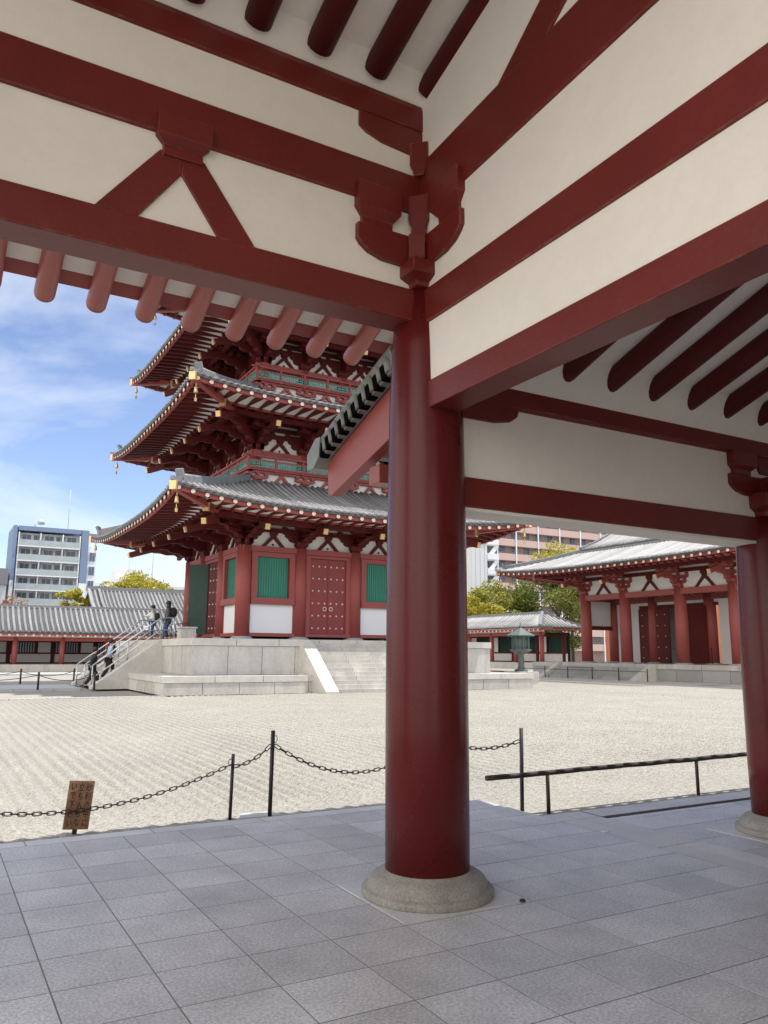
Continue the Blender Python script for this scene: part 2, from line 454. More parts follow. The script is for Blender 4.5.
# inner rafters, ceiling, fillet
zr = lambda y: 5.715-.28*y*1.0
for k in range(0, 27):
    x = -.075-.458*k
    if x < XL: break
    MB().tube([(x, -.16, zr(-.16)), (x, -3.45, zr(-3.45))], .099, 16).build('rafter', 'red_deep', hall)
mb = MB()
mb.prism([(-.235, 5.832), (-.24, 5.94), (-3.5, 6.87), (-3.5, 6.75)], 'x', XL-.8, -.04)
mb.prism([(-.10, 5.655), (-.10, 5.75), (-.21, 5.93), (-.237, 5.83)], 'x', XL-.8, -.04)
mb.prism([(-3.51, 6.75), (-3.51, 6.87), (-9.2, 5.25), (-9.2, 5.15)], 'x', XL-.8, -.04)
mb.build('ceiling', 'plaster', hall)
# outer rafters and eaves on the court side
ze = lambda y: 5.585-.375*y
for k in range(0, 30):
    x = 2.39-.4345*k
    if x < XL: break
    o = MB().tube([(x, .02, ze(.02)), (x, 2.49, ze(2.49))], .090, 16)
    e = Vector((x, 2.49, ze(2.49))); d = Vector((0, 1, -.375)).normalized()
    o.tube([e, e+d*.03, e+d*.05], [.090, .082, .055], 16)
    o.build('eave_rafter', 'red_faded_lit', hall)
mb = MB().prism([(.0, ze(0)+.075), (.0, ze(0)+.11), (2.3, ze(2.3)+.11), (2.3, ze(2.3)+.075)], 'x', XL, 3.6)
mb.build('eave_boarding', 'plaster', hall)
B(MB().prism([(2.27, ze(2.27)+.072), (2.27, ze(2.27)+.2), (2.39, ze(2.39)+.26), (2.39, ze(2.39)+.035)], 'x', XL, 4.02), 'fascia', 'red_faded_lit', hall, .006)
# roof covering
mb = MB()
prof = [(2.60, 4.98), (1.4, 5.42), (.0, 5.98), (-1.6, 6.60), (-3.5, 7.40)]
for (a, za), (b_, zb_) in zip(prof, prof[1:]):
    mb.prism([(a, za-.06), (a, za+.07), (b_, zb_+.07), (b_, zb_-.06)], 'x', XL-1, 4.1)
    a2, b2 = -7-a, -7-b_
    mb.prism([(a2, za-.06), (a2, za+.07), (b2, zb_+.07), (b2, zb_-.06)], 'x', XL-1, 4.1, 0)
x = XL-.9
while x < 4.1:
    mb.tube([(x, a, z+.07) for a, z in prof], .075, 6, half=True); mb.tube([(x, -7-a, z+.07) for a, z in prof], .075, 5, half=True); x += .27
mb.box(XL-1, 4.1, -3.75, -3.25, 7.3, 7.8)
mb.build('roof', 'tile', hall)

# ================================================================= COVERED CORRIDOR (right)
cor = thing('covered_corridor', (3.64, 0, 0), 'dim lower covered corridor on the right with dark round rafters and grey plaster frieze', 'corridor')
def CO(mb): return mb.xf(Matrix.Translation((-3.64, 0, 0)))
c1 = MB().lathe([(.272, .15), (.278, .6), (.276, 1.4), (.262, 2.1), (.246, 2.6), (.23, 2.83)], n=40).build('column', 'red', cor)
base_mb(.27).build('column_base', 'base_stone', c1)
MB().box(-.50, .50, -.46, .46, -.02, .002).build('base_slab', 'granite_edge', c1)
c1.location.x = .15
for x, y in [(3.85, 0), (7.55, 0), (.15, -5), (3.85, -5), (7.55, -5)]: part_copy(c1, cor, (x, y, 0))
CX = 15.
B(CO(MB().box(.18, CX, -.10, .10, 2.592, 2.812)), 'tie_beam', 'red_beam', cor)
CO(MB().box(.2, CX, -.085, .20, 2.566, 2.590)).build('soffit_board', 'plaster', cor)
CO(MB().box(.1, CX, -.082, .06, 2.812, 3.40)).build('plaster_panel', 'plaster', cor)
rp = [(-.13, 3.405), (-.09, 3.385), (.10, 3.385), (.13, 3.41), (.13, 3.53), (.08, 3.575), (-.06, 3.575), (-.13, 3.54)]
CO(MB().prism(rp, 'x', -.02, CX)).build('eave_purlin', 'red_beam', cor)
mb = MB()
mb.prism([(.1, 3.42), (.1, 3.255), (.55, 3.258), (.70, 3.285), (.77, 3.335), (.80, 3.42)], 'y', -.10, .10)
B(CO(mb), 'bracket', 'red_beam', cor)
def cor_bracket(x):
    mb = MB()
    block(mb, 0, 0, 2.812, 3.02, .52)
    mb.prism(arm_poly(.54, 3.0, 3.19), 'y', -.115, .115)
    for u in (-1, 1): block(mb, u*.37, 0, 3.19, 3.40, .33)
    block(mb, 0, 0, 3.188, 3.39, .22)
    mb.prism(arm_poly(.54, 3.002, 3.188), 'x', -.11, .11)
    mb.xf(Matrix.Translation((x, 0, 0)))
    mb.build('bracket', 'red_beam', cor, bevel=.006)
for x in (.12, 3.85, 7.55): cor_bracket(x)
zk = lambda y: 3.725-.35*(y+.1)
for k in range(-1, 29):
    x = 1.20+.478*k
    if x > CX-.3: break
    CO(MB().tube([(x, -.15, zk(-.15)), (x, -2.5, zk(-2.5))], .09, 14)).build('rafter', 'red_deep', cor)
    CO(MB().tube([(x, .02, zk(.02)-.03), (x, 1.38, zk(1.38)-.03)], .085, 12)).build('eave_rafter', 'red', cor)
mb = MB()
mb.prism([(-.128, 3.535), (-.06, 3.66), (-.27, 3.93), (-.29, 3.845)], 'x', .06, CX)
mb.prism([(-.285, 3.85), (-.285, 3.99), (-2.5, 4.76), (-2.5, 4.63)], 'x', .06, CX)
mb.prism([(-2.51, 4.67), (-2.51, 4.76), (-5.0, 3.98), (-5.0, 3.89)], 'x', .06, CX)
mb.prism([(.0, zk(0)+.07), (.0, zk(0)+.11), (1.25, zk(1.25)+.11), (1.25, zk(1.25)+.07)], 'x', -.02, CX)
CO(mb).build('ceiling', 'plaster', cor)
B(CO(MB().prism([(1.18, zk(1.18)+.05), (1.18, zk(1.18)+.19), (1.34, zk(1.34)+.19), (1.34, zk(1.34)+.05)], 'x', -.02, CX)), 'fascia', 'red', cor)
mb = MB()
mb.box(.04, CX, -5.1, -5.02, 0, 3.95)
CO(mb).build('added_back_wall', 'plaster', cor)  # unseen wall, added to darken the corridor
B(CO(MB().box(.2, CX, -5.12, -4.88, 2.6, 2.82)), 'tie_beam', 'red_beam', cor)
B(CO(MB().box(.2, CX, -5.14, -4.86, 3.40, 3.6)), 'eave_purlin', 'red_beam', cor)
mb = MB()
pr = [(1.56, zk(1.56)+.19), (.6, zk(.6)+.20), (-.2, zk(-.2)+.24), (-2.5, 4.98)]
for (a, za), (b_, zb_) in zip(pr, pr[1:]):
    mb.prism([(a, za-.03), (a, za+.06), (b_, zb_+.06), (b_, zb_-.03)], 'x', .0, CX)
for (a, za), (b_, zb_) in zip(pr, pr[1:]):
    a, b_ = -5-a, -5-b_
    mb.prism([(a, za-.03), (a, za+.06), (b_, zb_+.06), (b_, zb_-.03)], 'x', .0, CX)
x = .12
while x < CX:
    mb.tube([(x, 1.60, zk(1.60)+.25)]+[(x, a, z+.06) for a, z in pr], .07, 6, half=True); x += .25
mb.box(.15, CX, -2.7, -2.3, 4.95, 5.3)
CO(mb).build('roof', 'tile_old', cor)
# barge board and verge tiles beside the big column
zb = lambda y: 3.645-.338*y
B(CO(MB().prism([(-.02, zb(-.02)-.42), (1.30, zb(1.30)-.34), (1.37, zb(1.37)-.30), (1.385, zb(1.385)-.03), (1.37, zb(1.37)), (-.02, zb(-.02))], 'x', -.125, -.025)), 'bargeboard', 'red_faded_lit', cor, .006)
mb = MB()
sl_ = -.338
for k in range(13):
    y = 1.36-.118*k
    if y < .12: break
    h = MB().tube([(-.205, 0, -.005), (-.205, 0, .125)], .036, 8)
    h.box(-.236, -.16, .034, .084, -.035, .085, 1)  # black box stands in for the shade of a slot
    h.xf(Matrix.Translation((0, y, zb(y)+.022)) @ Matrix.Rotation(-math.atan(.338), 4, 'X'))
    mb.join(h)
mb.prism([(1.40, zb(1.40)), (1.40, zb(1.40)+.15), (.14, zb(.14)+.165), (.14, zb(.14))], 'x', -.21, .1)
mb.tube([(-.17, 1.50, zb(1.50)+.13), (-.17, .7, zb(.7)+.165), (-.17, .14, zb(.14)+.17)], .062, 10)
mb.prism([(1.56, zb(1.56)+.14), (1.40, zb(1.4)+.20), (1.30, zb(1.3)+.16), (1.32, zb(1.32)-.0), (1.42, zb(1.42)-.05), (1.55, zb(1.55)+.0)], 'x', -.245, .02)
CO(mb).build('verge_tiles', ['tile_old', 'slot_shade'], cor)
mb = MB().prism([(-.0, zb(0)-.0), (1.42, zb(1.42)), (1.42, zb(1.42)+.035), (0, zb(0)+.035)], 'x', -.13, .1)
CO(mb).build('verge_board', 'iron', cor)
# beam nose under the barge board
B(CO(MB().box(-.08, .2, .55, .72, 2.85, 3.0)), 'beam_end', 'red_faded_lit', cor)

# ================================================================= GENERIC HIP ROOF
def lift_c(c): return c**3.2
class Hip:
    """rectangular hipped roof: eave half sizes hx,hy, rising from zmid to ztop over inset T"""
    def __init__(s, hx, hy, zmid, ztop, T, lift, pw=.28):
        s.hx, s.hy, s.zm, s.zt, s.T, s.li, s.pw = hx, hy, zmid, ztop, T, lift, pw
    def z(s, t, c):
        x = t/s.T
        return s.zm+(s.zt-s.zm)*x*((1-s.pw)+s.pw*x)+s.li*lift_c(c)*max(0, 1-x)**1.2
    def face(s, k):   # returns (half along, matrix)
        return (s.hx if k % 2 == 0 else s.hy, s.hy if k % 2 == 0 else s.hx, Matrix.Rotation([0, PI/2, PI, -PI/2][k], 4, 'Z'))
    # face 0 looks to -y (its along axis x); face 1: +x ; 2: +y ; 3: -x
    def roof(s, root, m='tile', roll=.30, rr=.085, seg=7, ridge=True, faces=(0, 1, 2, 3), n=5, hipw=.17, thick=.10):
        mb = MB()
        for k in faces:
            ha, hd, mx = s.face(k); f = MB()
            nu = 24; ts = [s.T*i/seg for i in range(seg+1)]
            vs = []
            for t in ts:
                for j in range(nu+1):
                    c = -1+2*j/nu; vs.append((c*(ha-t), -(hd-t), s.z(t, abs(c))))
            f.add(vs, [(i*(nu+1)+j, i*(nu+1)+j+1, (i+1)*(nu+1)+j+1, (i+1)*(nu+1)+j) for i in range(seg) for j in range(nu)], 1, True)
            # eave edge
            vs = []
            for j in range(nu+1):
                c = -1+2*j/nu; z = s.z(0, abs(c)); vs += [(c*ha, -hd, z), (c*ha, -hd, z-thick), (c*(ha-.4), -(hd-.4), z-thick)]
            f.add(vs, [(3*j, 3*j+1, 3*j+4, 3*j+3) for j in range(nu)]+[(3*j+1, 3*j+2, 3*j+5, 3*j+4) for j in range(nu)], 1)
            nr = int(2*ha/roll)
            for i in range(nr+1):
                u = -ha+ha*2*(i+.5)/(nr+1)
                tm = min(s.T, ha-abs(u)-.02)
                if tm < .15: tm = .15
                pts = []
                for j in range(seg+1):
                    t = -.03+(tm+.03)*j/seg
                    pts.append((u, -(hd-t), s.z(max(0, t), min(1, abs(u)/(ha-max(0, t)+1e-6)))+rr*.15))
                f.tube(pts, rr, n, 0, half=True)
            mb.join(f.xf(mx))
        if ridge:
            for sx, sy in ((-1, -1), (1, -1), (1, 1), (-1, 1)):
                P = lambda t, dz: (sx*(s.hx-t), sy*(s.hy-t), s.z(t, 1)+dz)
                for lo, hi, w in ((.35, s.T, hipw),):
                    pts = [P(lo+(hi-lo)*i/8, .10) for i in range(9)]
                    for a, b_ in zip(pts, pts[1:]): mb.bar(a, b_, w*1.5, .30, 2)
                    mb.tube([(p[0], p[1], p[2]+.17) for p in pts], w*.6, 6, 2)
                    p = Vector(pts[0]); mb.bar(p+Vector((-sx*.12, -sy*.12, -.05)), p+Vector((sx*.06, sy*.06, .42)), w*1.9, .14, 2)
                p = Vector(P(-.02, .0)); mb.bar(p+Vector((-sx*.4, -sy*.4, .03)), p+Vector((sx*.05, sy*.05, .12)), .16, .16, 2)
        return mb.build('roof', [m, 'tile_pan', 'ridge_tile'], root, fix=False)
    def under(s, root, ov, drop=.16, rise=(.10, .24), sp=.60, rw=.14, rh=.18, names=None, cap='cream_cap', faces=(0, 1, 2, 3), t1=2.2, stuff=None, mboard='plaster_out', red='red_light', keep=None):
        """rafters in two tiers, boards, fascia, purlin"""
        zr0 = lambda c: s.zm-drop+s.li*lift_c(c)
        def zb(t, c):
            base = s.zm-drop-.02
            l = s.li*lift_c(c)*max(0, 1-t/ov)**1.1
            return base+(rise[0]*t if t < t1 else rise[0]*t1-.20+rise[1]*(t-t1)+.0)+l
        s.zb = zb
        sh = MB(); fa = MB(); pu = MB(); n = 20
        for k in faces:
            ha, hd, mx = s.face(k)
            f = MB()
            for ta, tb in ((.12, t1), (t1+.02, ov+.1)):
                vs = []
                for t in (ta, (ta+tb)/2, tb):
                    for j in range(n+1):
                        c = -1+2*j/n; vs.append((c*(ha-t), -(hd-t), zb(t, abs(c))+rh*.5+.012))
                f.add(vs, [(i*(n+1)+j, i*(n+1)+j+1, (i+1)*(n+1)+j+1, (i+1)*(n+1)+j) for i in range(2) for j in range(n)], 0)
            sh.join(f.xf(mx))
            f = MB()
            for t, z0, z1 in ((.19, .09, .22), (t1+.05, .0, .22)):
                for j in range(n):
                    ca, cb = -1+2*j/n, -1+2*(j+1)/n
                    p = [(c*(ha-t), -(hd-t), zb(t, abs(c))+(.10 if t > 1 else .07)) for c in (ca, cb)]
                    f.bar(p[0], p[1], .12, .34 if t < 1 else .20)
            fa.join(f.xf(mx))
            f = MB(); t = t1+.55
            for j in range(n):
                ca, cb = -1+2*j/n, -1+2*(j+1)/n
                p = [(c*(ha-t+.2), -(hd-t), zb(t, abs(c))-.20) for c in (ca, cb)]
                f.bar(p[0], p[1], .18, .22)
            pu.join(f.xf(mx))
        sh.build('eave_boarding', mboard, root, fix=False); fa.build('fascia', red, root, fix=False); pu.build('purlin', 'red_deep', root, fix=False)
        # rafters
        rest = MB(); cnt = 0
        for k in faces:
            ha, hd, mx = s.face(k)
            nr = int(2*ha/sp)
            for i in range(nr+1):
                u = -ha+.25+(2*ha-.5)*i/nr
                r = MB()
                segs = []
                for ta, tb in ((.06, t1+.25), (t1-.12, ov+.05)):
                    tb2 = min(tb, ha-abs(u)+.05)
                    if tb2 > ta+.1:
                        A = (u, -(hd-ta), zb(ta if ta > t1-.2 and ta > 1 else ta, min(1, abs(u)/(ha-ta)))) if ta < 1 else (u, -(hd-ta), zb(t1+.001, min(1, abs(u)/(ha-t1)))-.0)
                        Bq = (u, -(hd-tb2), zb(min(tb2, t1-.001) if ta < 1 else tb2, min(1, abs(u)/(ha-tb2+.06))))
                        segs.append((A, Bq))
                for A, Bq in segs: r.bar(A, Bq, rw, rh)
                if segs:
                    A = Vector(segs[0][0]); r.tube([A+Vector((0, -.025, 0)), A+Vector((0, .02, 0))], rw*.66, 8, 1)
                r.xf(mx)
                if keep and (k, ) and k in keep and segs:
                    r.build('rafter', ['red_deep', cap], root)
                else: rest.join(r)
                cnt += 1
        if rest.v:
            if stuff is not None: stuff.append(rest)
            else: tag(rest.build('rafters', ['red_light', cap], root), kind='stuff')
    def hips(s, root, t_end, cap='gold', bell=True, col='red_light'):
        for sx, sy in ((-1, -1), (1, -1), (1, 1), (-1, 1)):
            P = lambda t, dz=0: Vector((sx*(s.hx-t), sy*(s.hy-t), s.zb(t, 1)+dz))
            mb = MB(); mb.bar(P(.0, .02), P(2.3, -.02), .26, .34); mb.bar(P(1.95, -.30), P(t_end, -.15), .26, .34)
            h = mb.build('hip_rafter', col, root)
            mb = MB()
            d = Vector((sx, sy, 0)).normalized()
            for p in (P(.0, .02), P(1.95, -.30)): mb.bar(p-d*.10, p+d*.03, .285, .36)
            mb.build('end_cap', cap, h)
            if bell:
                p = P(.25, -.17)
                mb = MB().tube([p, p-Vector((0, 0, .18))], .02, 6)
                mb.lathe([(.03, -.18), (.065, -.22), (.08, -.38), (.10, -.46), (.09, -.46)], tuple(p), 10)
                mb.tube([p-Vector((0, 0, .5)), p-Vector((0, 0, .72))], .02, 6); mb.box(p.x-.05, p.x+.05, p.y-.01, p.y+.01, p.z-.84, p.z-.68)
                mb.build('wind_bell', 'gold', root)

def eave_bracket(b, z0, ov, hgt, levels=3, diag=False, reach=2.6, cap='gold'):
    """bracket cluster standing on a column, projecting to -y from local origin (column axis); z0 = lintel top"""
    mb = MB(); st = hgt/levels; q = 1.414 if diag else 1.
    block(mb, 0, 0, z0, z0+.34, .62)
    for j in range(levels):
        z = z0+.28+j*st*.86; L = (.75+(reach-.75)*j/(levels-.99)*.75)*q
        h = .24
        # arm out
        mb.prism([(-L, z+h), (-L, z+h*.55), (-L+.08, z+h*.25), (-L+.3, z), (.3, z), (.3, z+h)], 'x', -.11, .11)
        block(mb, 0, -L+.16, z+h, z+h+.17, .28)
        # cross arms
        if not diag:
            for yy in ([0] if j == 0 else [0, -L*.55, -L+.16]):
                W = .62+.18*(j if yy == 0 else 0)
                mb.prism([(u, zz) for u, zz in arm_poly(W, z+.012 if yy == 0 else z+h+.12, z+h-.002 if yy == 0 else z+h+.30)], 'y', yy-.09, yy+.09)
                for uu in (-W+.14, 0, W-.14): block(mb, uu, yy, (z+h if yy == 0 else z+h+.30), (z+h+.15 if yy == 0 else z+h+.44), .25)
    # tail lever
    zt = z0+.28+hgt*.78
    mb.bar((0, .2, zt+.62), (0, -(reach+.35)*q, zt-.22), .22, .30)
    mb.bar((0, -(reach+.33)*q, zt-.215), (0, -(reach+.42)*q, zt-.24), .22, .26, 1)
    return mb

# ================================================================= PAGODA
PX, PY = 14.0, 35.27
pag = thing('pagoda', (PX, PY, -.12), 'vermilion multi-storey pagoda with sweeping grey tiled eaves on a pale stone platform', 'pagoda')
G0 = .12    # local z = world z + .12
def zl(z): return z+G0
STU = []
body = [4.35, 3.75, 3.35, 2.95, 2.6]
eave = [9.12, 8.36, 7.65, 6.95, 6.25]
zmid = [7.62, 12.72, 17.35, 21.95, 26.5]
floor_z = [2.27, 9.72, 14.42, 19.0, 23.6]
zroof_top = [9.70, 14.40, 18.98, 23.58, 30.0]
keepmap = {0: (0, 3), 1: (0, )}
def studded_door(w, h, cols=6, rows=6, ring=True):
    mb = MB().box(-w/2, w/2, -.05, .05, 0, h)
    mb.box(-.012, .012, -.056, -.05, 0, h, 2)
    for i in range(cols):
        for j in range(rows):
            x = -w/2+w*(i+.5)/cols; z = h*(j+.42)/rows
            mb.lathe([(.05, 0), (.045, .03), (.02, .05)], (0, 0, 0), 8, 1)
            k = 8*3
            for q in range(len(mb.v)-k, len(mb.v)):
                v = mb.v[q]; mb.v[q] = (x+v[0], -.05-v[2], z+v[1])
    if ring:
        for sx in (-1, 1):
            pts = [(sx*.17+.09*math.cos(a), -.09, h*.33+.09*math.sin(a)) for a in [2*PI*i/12 for i in range(13)]]
            mb.tube(pts, .025, 6, 1)
    return mb
def wall_bay(root, kind, w, z0, z1, b, mx, half_col=.36, door_open=False):
    """bay between two columns on the face looking -y, local x centred"""
    def put(mb, name, m, bev=0.): return mb.xf(mx).build(name, m, root, bevel=bev)
    y = -b; hw = w/2-half_col+.02
    H = z1-z0
    put(MB().box(-w/2+.1, w/2-.1, y-.20, y+.18, z0, z0+.16), 'sill_beam', 'red_light')
    if kind == 'window':
        put(MB().box(-hw, hw, y-.05, y+.03, z0+.15, z0+1.52), 'wall_panel', 'panel_white')
        f = MB(); f.box(-hw-.02, hw+.02, y-.26, y+.12, z0+1.5, z0+1.80)
        for s in (-1, 1): f.box(s*(hw-.12)-.14, s*(hw-.12)+.14, y-.20, y+.10, z0+1.8, z1-.02)
        f.box(-hw+.1, hw-.1, y-.201, y+.10, z1-.24, z1-.021)
        fr = put(f, 'window', 'red_light')
        g_ = MB(); ww = hw-.27
        n_ = 13
        for i in range(n_):
            x = -ww+2*ww*(i+.5)/n_; g_.box(x-.03, x+.03, y-.02, y+.015, z0+1.8, z1-.24)
        g_.box(-ww, ww, y+.02, y+.05, z0+1.8, z1-.24)
        g_.xf(mx); o = g_.build('window_slats', 'teal', fr)
        s_ = MB()
        for s in (-1, 1): s_.box(s*(hw+.03)-.035, s*(hw+.03)+.035, y-.02, y+.02, z0+1.8, z1-.02)
        put(s_, 'plaster_strip', 'plaster_out')
    elif kind == 'door':
        f = MB()
        for s in (-1, 1): f.box(s*(hw-.06)-.12, s*(hw-.06)+.12, y-.16, y+.10, z0+.16, z1-.02)
        f.box(-hw+.06, hw-.06, y-.161, y+.10, z1-.16, z1-.021)
        put(f, 'door_frame', 'red_light')
        dw = 2*(hw-.18)
        if not door_open:
            d = studded_door(dw, H-.36); d.xf(Matrix.Translation((0, y-.02, z0+.18)))
            put(d, 'door', ['red_door', 'cream_cap', 'red_deep'])
        else:
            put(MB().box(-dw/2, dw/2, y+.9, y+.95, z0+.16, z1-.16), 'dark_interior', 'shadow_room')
            for s, an in ((1, math.radians(12)), (-1, math.radians(118))):
                d = studded_door(dw/2, H-.36, 3, 6, False)
                d.xf(Matrix.Translation((-dw/4, 0, 0)))
                if s < 0: d.xf(Matrix.Translation((dw/2, 0, 0)))
                d.xf(Matrix.Translation((s*dw/2, y-.05, z0+.18)) @ Matrix.Rotation(an if s > 0 else -an, 4, 'Z'))
                put(d, 'door', ['red_deep', 'cream_cap', 'red_deep'] if s > 0 else ['green_dark', 'green_dark', 'green_dark'])
        if True:
            s_ = MB()
            for s in (-1, 1): s_.box(s*(hw+.03)-.03, s*(hw+.03)+.03, y-.02, y+.02, z0+.16, z1-.02)
            put(s_, 'plaster_strip', 'plaster_out')
def frieze(root, b, z0, h, mx, bays):
    """wall above the lintel: plaster, stacked beams and inverted V struts"""
    put = lambda mb, name, m: mb.xf(mx).build(name, m, root)
    put(MB().box(-b, b, -b+.04, -b+.08, z0, z0+h), 'plaster_panel', 'plaster_out')
    v = MB(); q = MB()
    zz = z0+.72
    for i in range(3): v.box(-b, b, -b-.10, -b+.04, zz+i*.36, zz+i*.36+.20)
    for (xa, xb) in bays:
        c = (xa+xb)/2
        for s in (-1, 1): v.prism([(c+s*.62, z0), (c+s*.42, z0), (c, z0+.42), (c, z0+.58), (c+s*.08, z0+.58)], 'y', -b-.06, -b+.05)
        block(v, c, -b, z0+.52, z0+.74, .36)
        q.lathe([(.055, 0), (.055, .04)], (0, 0, 0), 10)
        for k in range(len(q.v)-20, len(q.v)):
            a = q.v[k]; q.v[k] = (c+a[0], -b+.05-a[2]-.0, z0+.13+a[1])
    put(v, 'wall_strut', 'red_deep')
    put(q, 'vent_hole', 'shadow_room')
for s in range(5):
    b = body[s]; z0 = zl(floor_z[s]); e = eave[s]
    lint = zl(6.52) if s == 0 else z0+1.62
    ztop_wall = zl(zmid[s])+.38
    # columns
    colxy = [-b, -b/3, b/3, b]
    if s == 0: colxy = [-4.35, -1.5, 1.5, 4.35]
    r = .355 if s == 0 else .27
    src = MB().lathe([(r, 0), (r, .6*(lint-z0)), (r*.94, lint-z0)], n=18).build('column', 'red_light', pag)
    if s == 0: MB().lathe([(r*1.45, -.16), (r*1.42, -.06), (r*1.08, .0)], n=18).build('column_base', 'stone_dark', src)
    ring = [(x, -b) for x in colxy]+[(x, b) for x in colxy]+[(-b, y) for y in colxy[1:3]]+[(b, y) for y in colxy[1:3]]
    src.location = (*ring[0], z0)
    for p in ring[1:]: part_copy(src, pag, (*p, z0))
    # inner core
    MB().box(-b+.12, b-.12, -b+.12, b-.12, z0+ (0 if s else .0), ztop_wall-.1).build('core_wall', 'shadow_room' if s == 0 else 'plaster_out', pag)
    # lintel ring
    mb = MB()
    for k in range(4):
        m4 = Matrix.Rotation(PI/2*k, 4, 'Z')
        f = MB().box(-b-.30, b+.30, -b-.20, -b+.16, lint-.26, lint+(.0 if k % 2 else .003)); mb.join(f.xf(m4))
    mb.build('lintel', 'red_light', pag)
    bays = list(zip(colxy, colxy[1:]))
    for k in range(4):
        m4 = Matrix.Rotation([0, PI/2, PI, -PI/2][k], 4, 'Z')
        if s == 0:
            for i, (xa, xb) in enumerate(bays):
                mm = m4 @ Matrix.Translation(((xa+xb)/2, 0, 0))
                wall_bay(pag, 'door' if i == 1 else 'window', xb-xa, z0, lint-.26, b, mm, door_open=(k == 3 and i == 1))
        frieze(pag, b, lint, ztop_wall-lint, m4, bays)
    # bracket clusters
    hgt = (zl(zmid[s])-.35)-lint
    reach = min(2.5, e-b-2.0)
    src = eave_bracket(b, 0, e-b, hgt*.80, 3, False, reach).build('bracket', ['red_deep', 'gold'], pag)
    first = True
    for k in range(4):
        an = [0, PI/2, PI, -PI/2][k]
        for x in colxy[1:3]:
            p = Matrix.Rotation(an, 4, 'Z') @ Vector((x, -b, lint))
            if first: src.location = p; src.rotation_euler.z = an; first = False
            else: part_copy(src, pag, p, an)
    srcd = eave_bracket(b, 0, e-b, hgt*.80, 3, True, reach).build('bracket', ['red_deep', 'gold'], pag)
    srcs = eave_bracket(b, 0, e-b, hgt*.80, 3, False, reach).build('bracket', ['red_deep', 'gold'], pag)
    first = True
    for k in range(4):
        an = [0, PI/2, PI, -PI/2][k]
        p = Matrix.Rotation(an, 4, 'Z') @ Vector((-b, -b, lint))
        if first:
            srcd.location = p; srcd.rotation_euler.z = -PI/4+an; srcs.location = p; srcs.rotation_euler.z = an; part_copy(srcs, pag, p, an-PI/2); first = False
        else:
            part_copy(srcd, pag, p, -PI/4+an); part_copy(srcs, pag, p, an); part_copy(srcs, pag, p, an-PI/2)
    # roof
    T = e-(body[s+1]+.55 if s < 4 else .4)
    H = Hip(e, e, zl(zmid[s]), zl(zroof_top[s]), T, .60 if s == 0 else .42, .30)
    H.roof(pag, roll=.31, seg=6 if s < 3 else 4)
    H.under(pag, e-b, keep=keepmap.get(s), stuff=STU)
    H.hips(pag, e-b)
    # balcony of the next storey
    if s < 4:
        nb = body[s+1]; zb_ = zl(floor_z[s+1]); w = nb+.42
        sk = MB(); rail = MB(); fret = MB(); ply = MB()
        for k in range(4):
            m4 = Matrix.Rotation(PI/2*k, 4, 'Z')
            ply.join(MB().box(-w+.16, w-.16, -w+.12, -w+.16, zb_-.05, zb_+.50).xf(m4))
            f = MB(); f.box(-w, w, -w, -w+.2, zb_-.12, zb_+.02)
            f.box(-w-.08, w+.08, -w-.08, -w+.12, zb_+.44, zb_+.56)
            for x in colxy_n if False else [-nb, -nb/3, nb/3, nb]:
                block(f, x, -w+.04, zb_+.02, zb_+.20, .42); f.prism([(x+u, zz) for u, zz in arm_poly(.55, zb_+.18, zb_+.30)], 'y', -w-.04, -w+.1)
                for uu in (-.42, 0, .42): block(f, x+uu, -w+.03, zb_+.30, zb_+.44, .2)
            for c in (-2*nb/3, 0, 2*nb/3):
                for ss in (-1, 1): f.prism([(c+ss*.42, zb_+.02), (c+ss*.28, zb_+.02), (c, zb_+.28), (c, zb_+.42), (c+ss*.07, zb_+.42)], 'y', -w-.02, -w+.1)
            sk.join(f.xf(m4))
            f = MB(); wr = w+.16
            for zz, th in ((.66, .08), (1.02, .07), (1.24, .09)): f.box(-wr-(.25 if zz > 1.2 else 0), wr+(.25 if zz > 1.2 else 0), -wr-.04, -wr+.04, zb_+zz-th/2, zb_+zz+th/2)
            for i in range(7): x = -wr+2*wr*i/6; f.box(x-.05, x+.05, -wr-.052, -wr+.05, zb_+.50, zb_+(1.22 if i not in (0, 6) else 1.42))
            f.box(-wr, wr, -wr-.03, -wr+.3, zb_+.54, zb_+.60)
            rail.join(f.xf(m4))
            f = MB()
            # stepped fret: interlocking short bars
            x = -wr+.08; i = 0
            while x < wr-.2:
                z_ = zb_+.72
                f.box(x, x+.20, -wr-.012, -wr+.012, z_+(0 if i % 2 else .21), z_+.04+(0 if i % 2 else .21))
                f.box(x, x+.035, -wr-.012, -wr+.012, z_, z_+.25)
                f.box(x+.09, x+.29, -wr-.0125, -wr+.0115, z_+.105, z_+.145)
                f.box(x+.14, x+.175, -wr-.0115, -wr+.0125, z_+(.10 if i % 2 else .0), z_+(.25 if i % 2 else .14))
                x += .24; i += 1
            f.box(-wr, wr, -wr-.02, -wr+.02, zb_+.70, zb_+.725); f.box(-wr, wr, -wr-.02, -wr+.02, zb_+.965, zb_+.985)
            fret.join(f.xf(m4))
        ply.build('plaster_panel', 'plaster_out', pag); sk.build('balcony_skirt', 'red_light', pag)
        ro = rail.build('railing', 'red_light', pag); fret.build('fretwork', 'teal_fret', ro)
allr = MB()
for r_ in STU: allr.join(r_)
tag(allr.build('rafters', ['red_deep', 'cream_cap'], pag, fix=False), kind='stuff')
# finial
MB().lathe([(.5, 30.1), (.5, 30.4), (.25, 30.5), (.3, 30.9), (.1, 31), (.09, 36), (.3, 36.3), (.02, 36.8)], n=12).build('finial', 'bronze', pag)

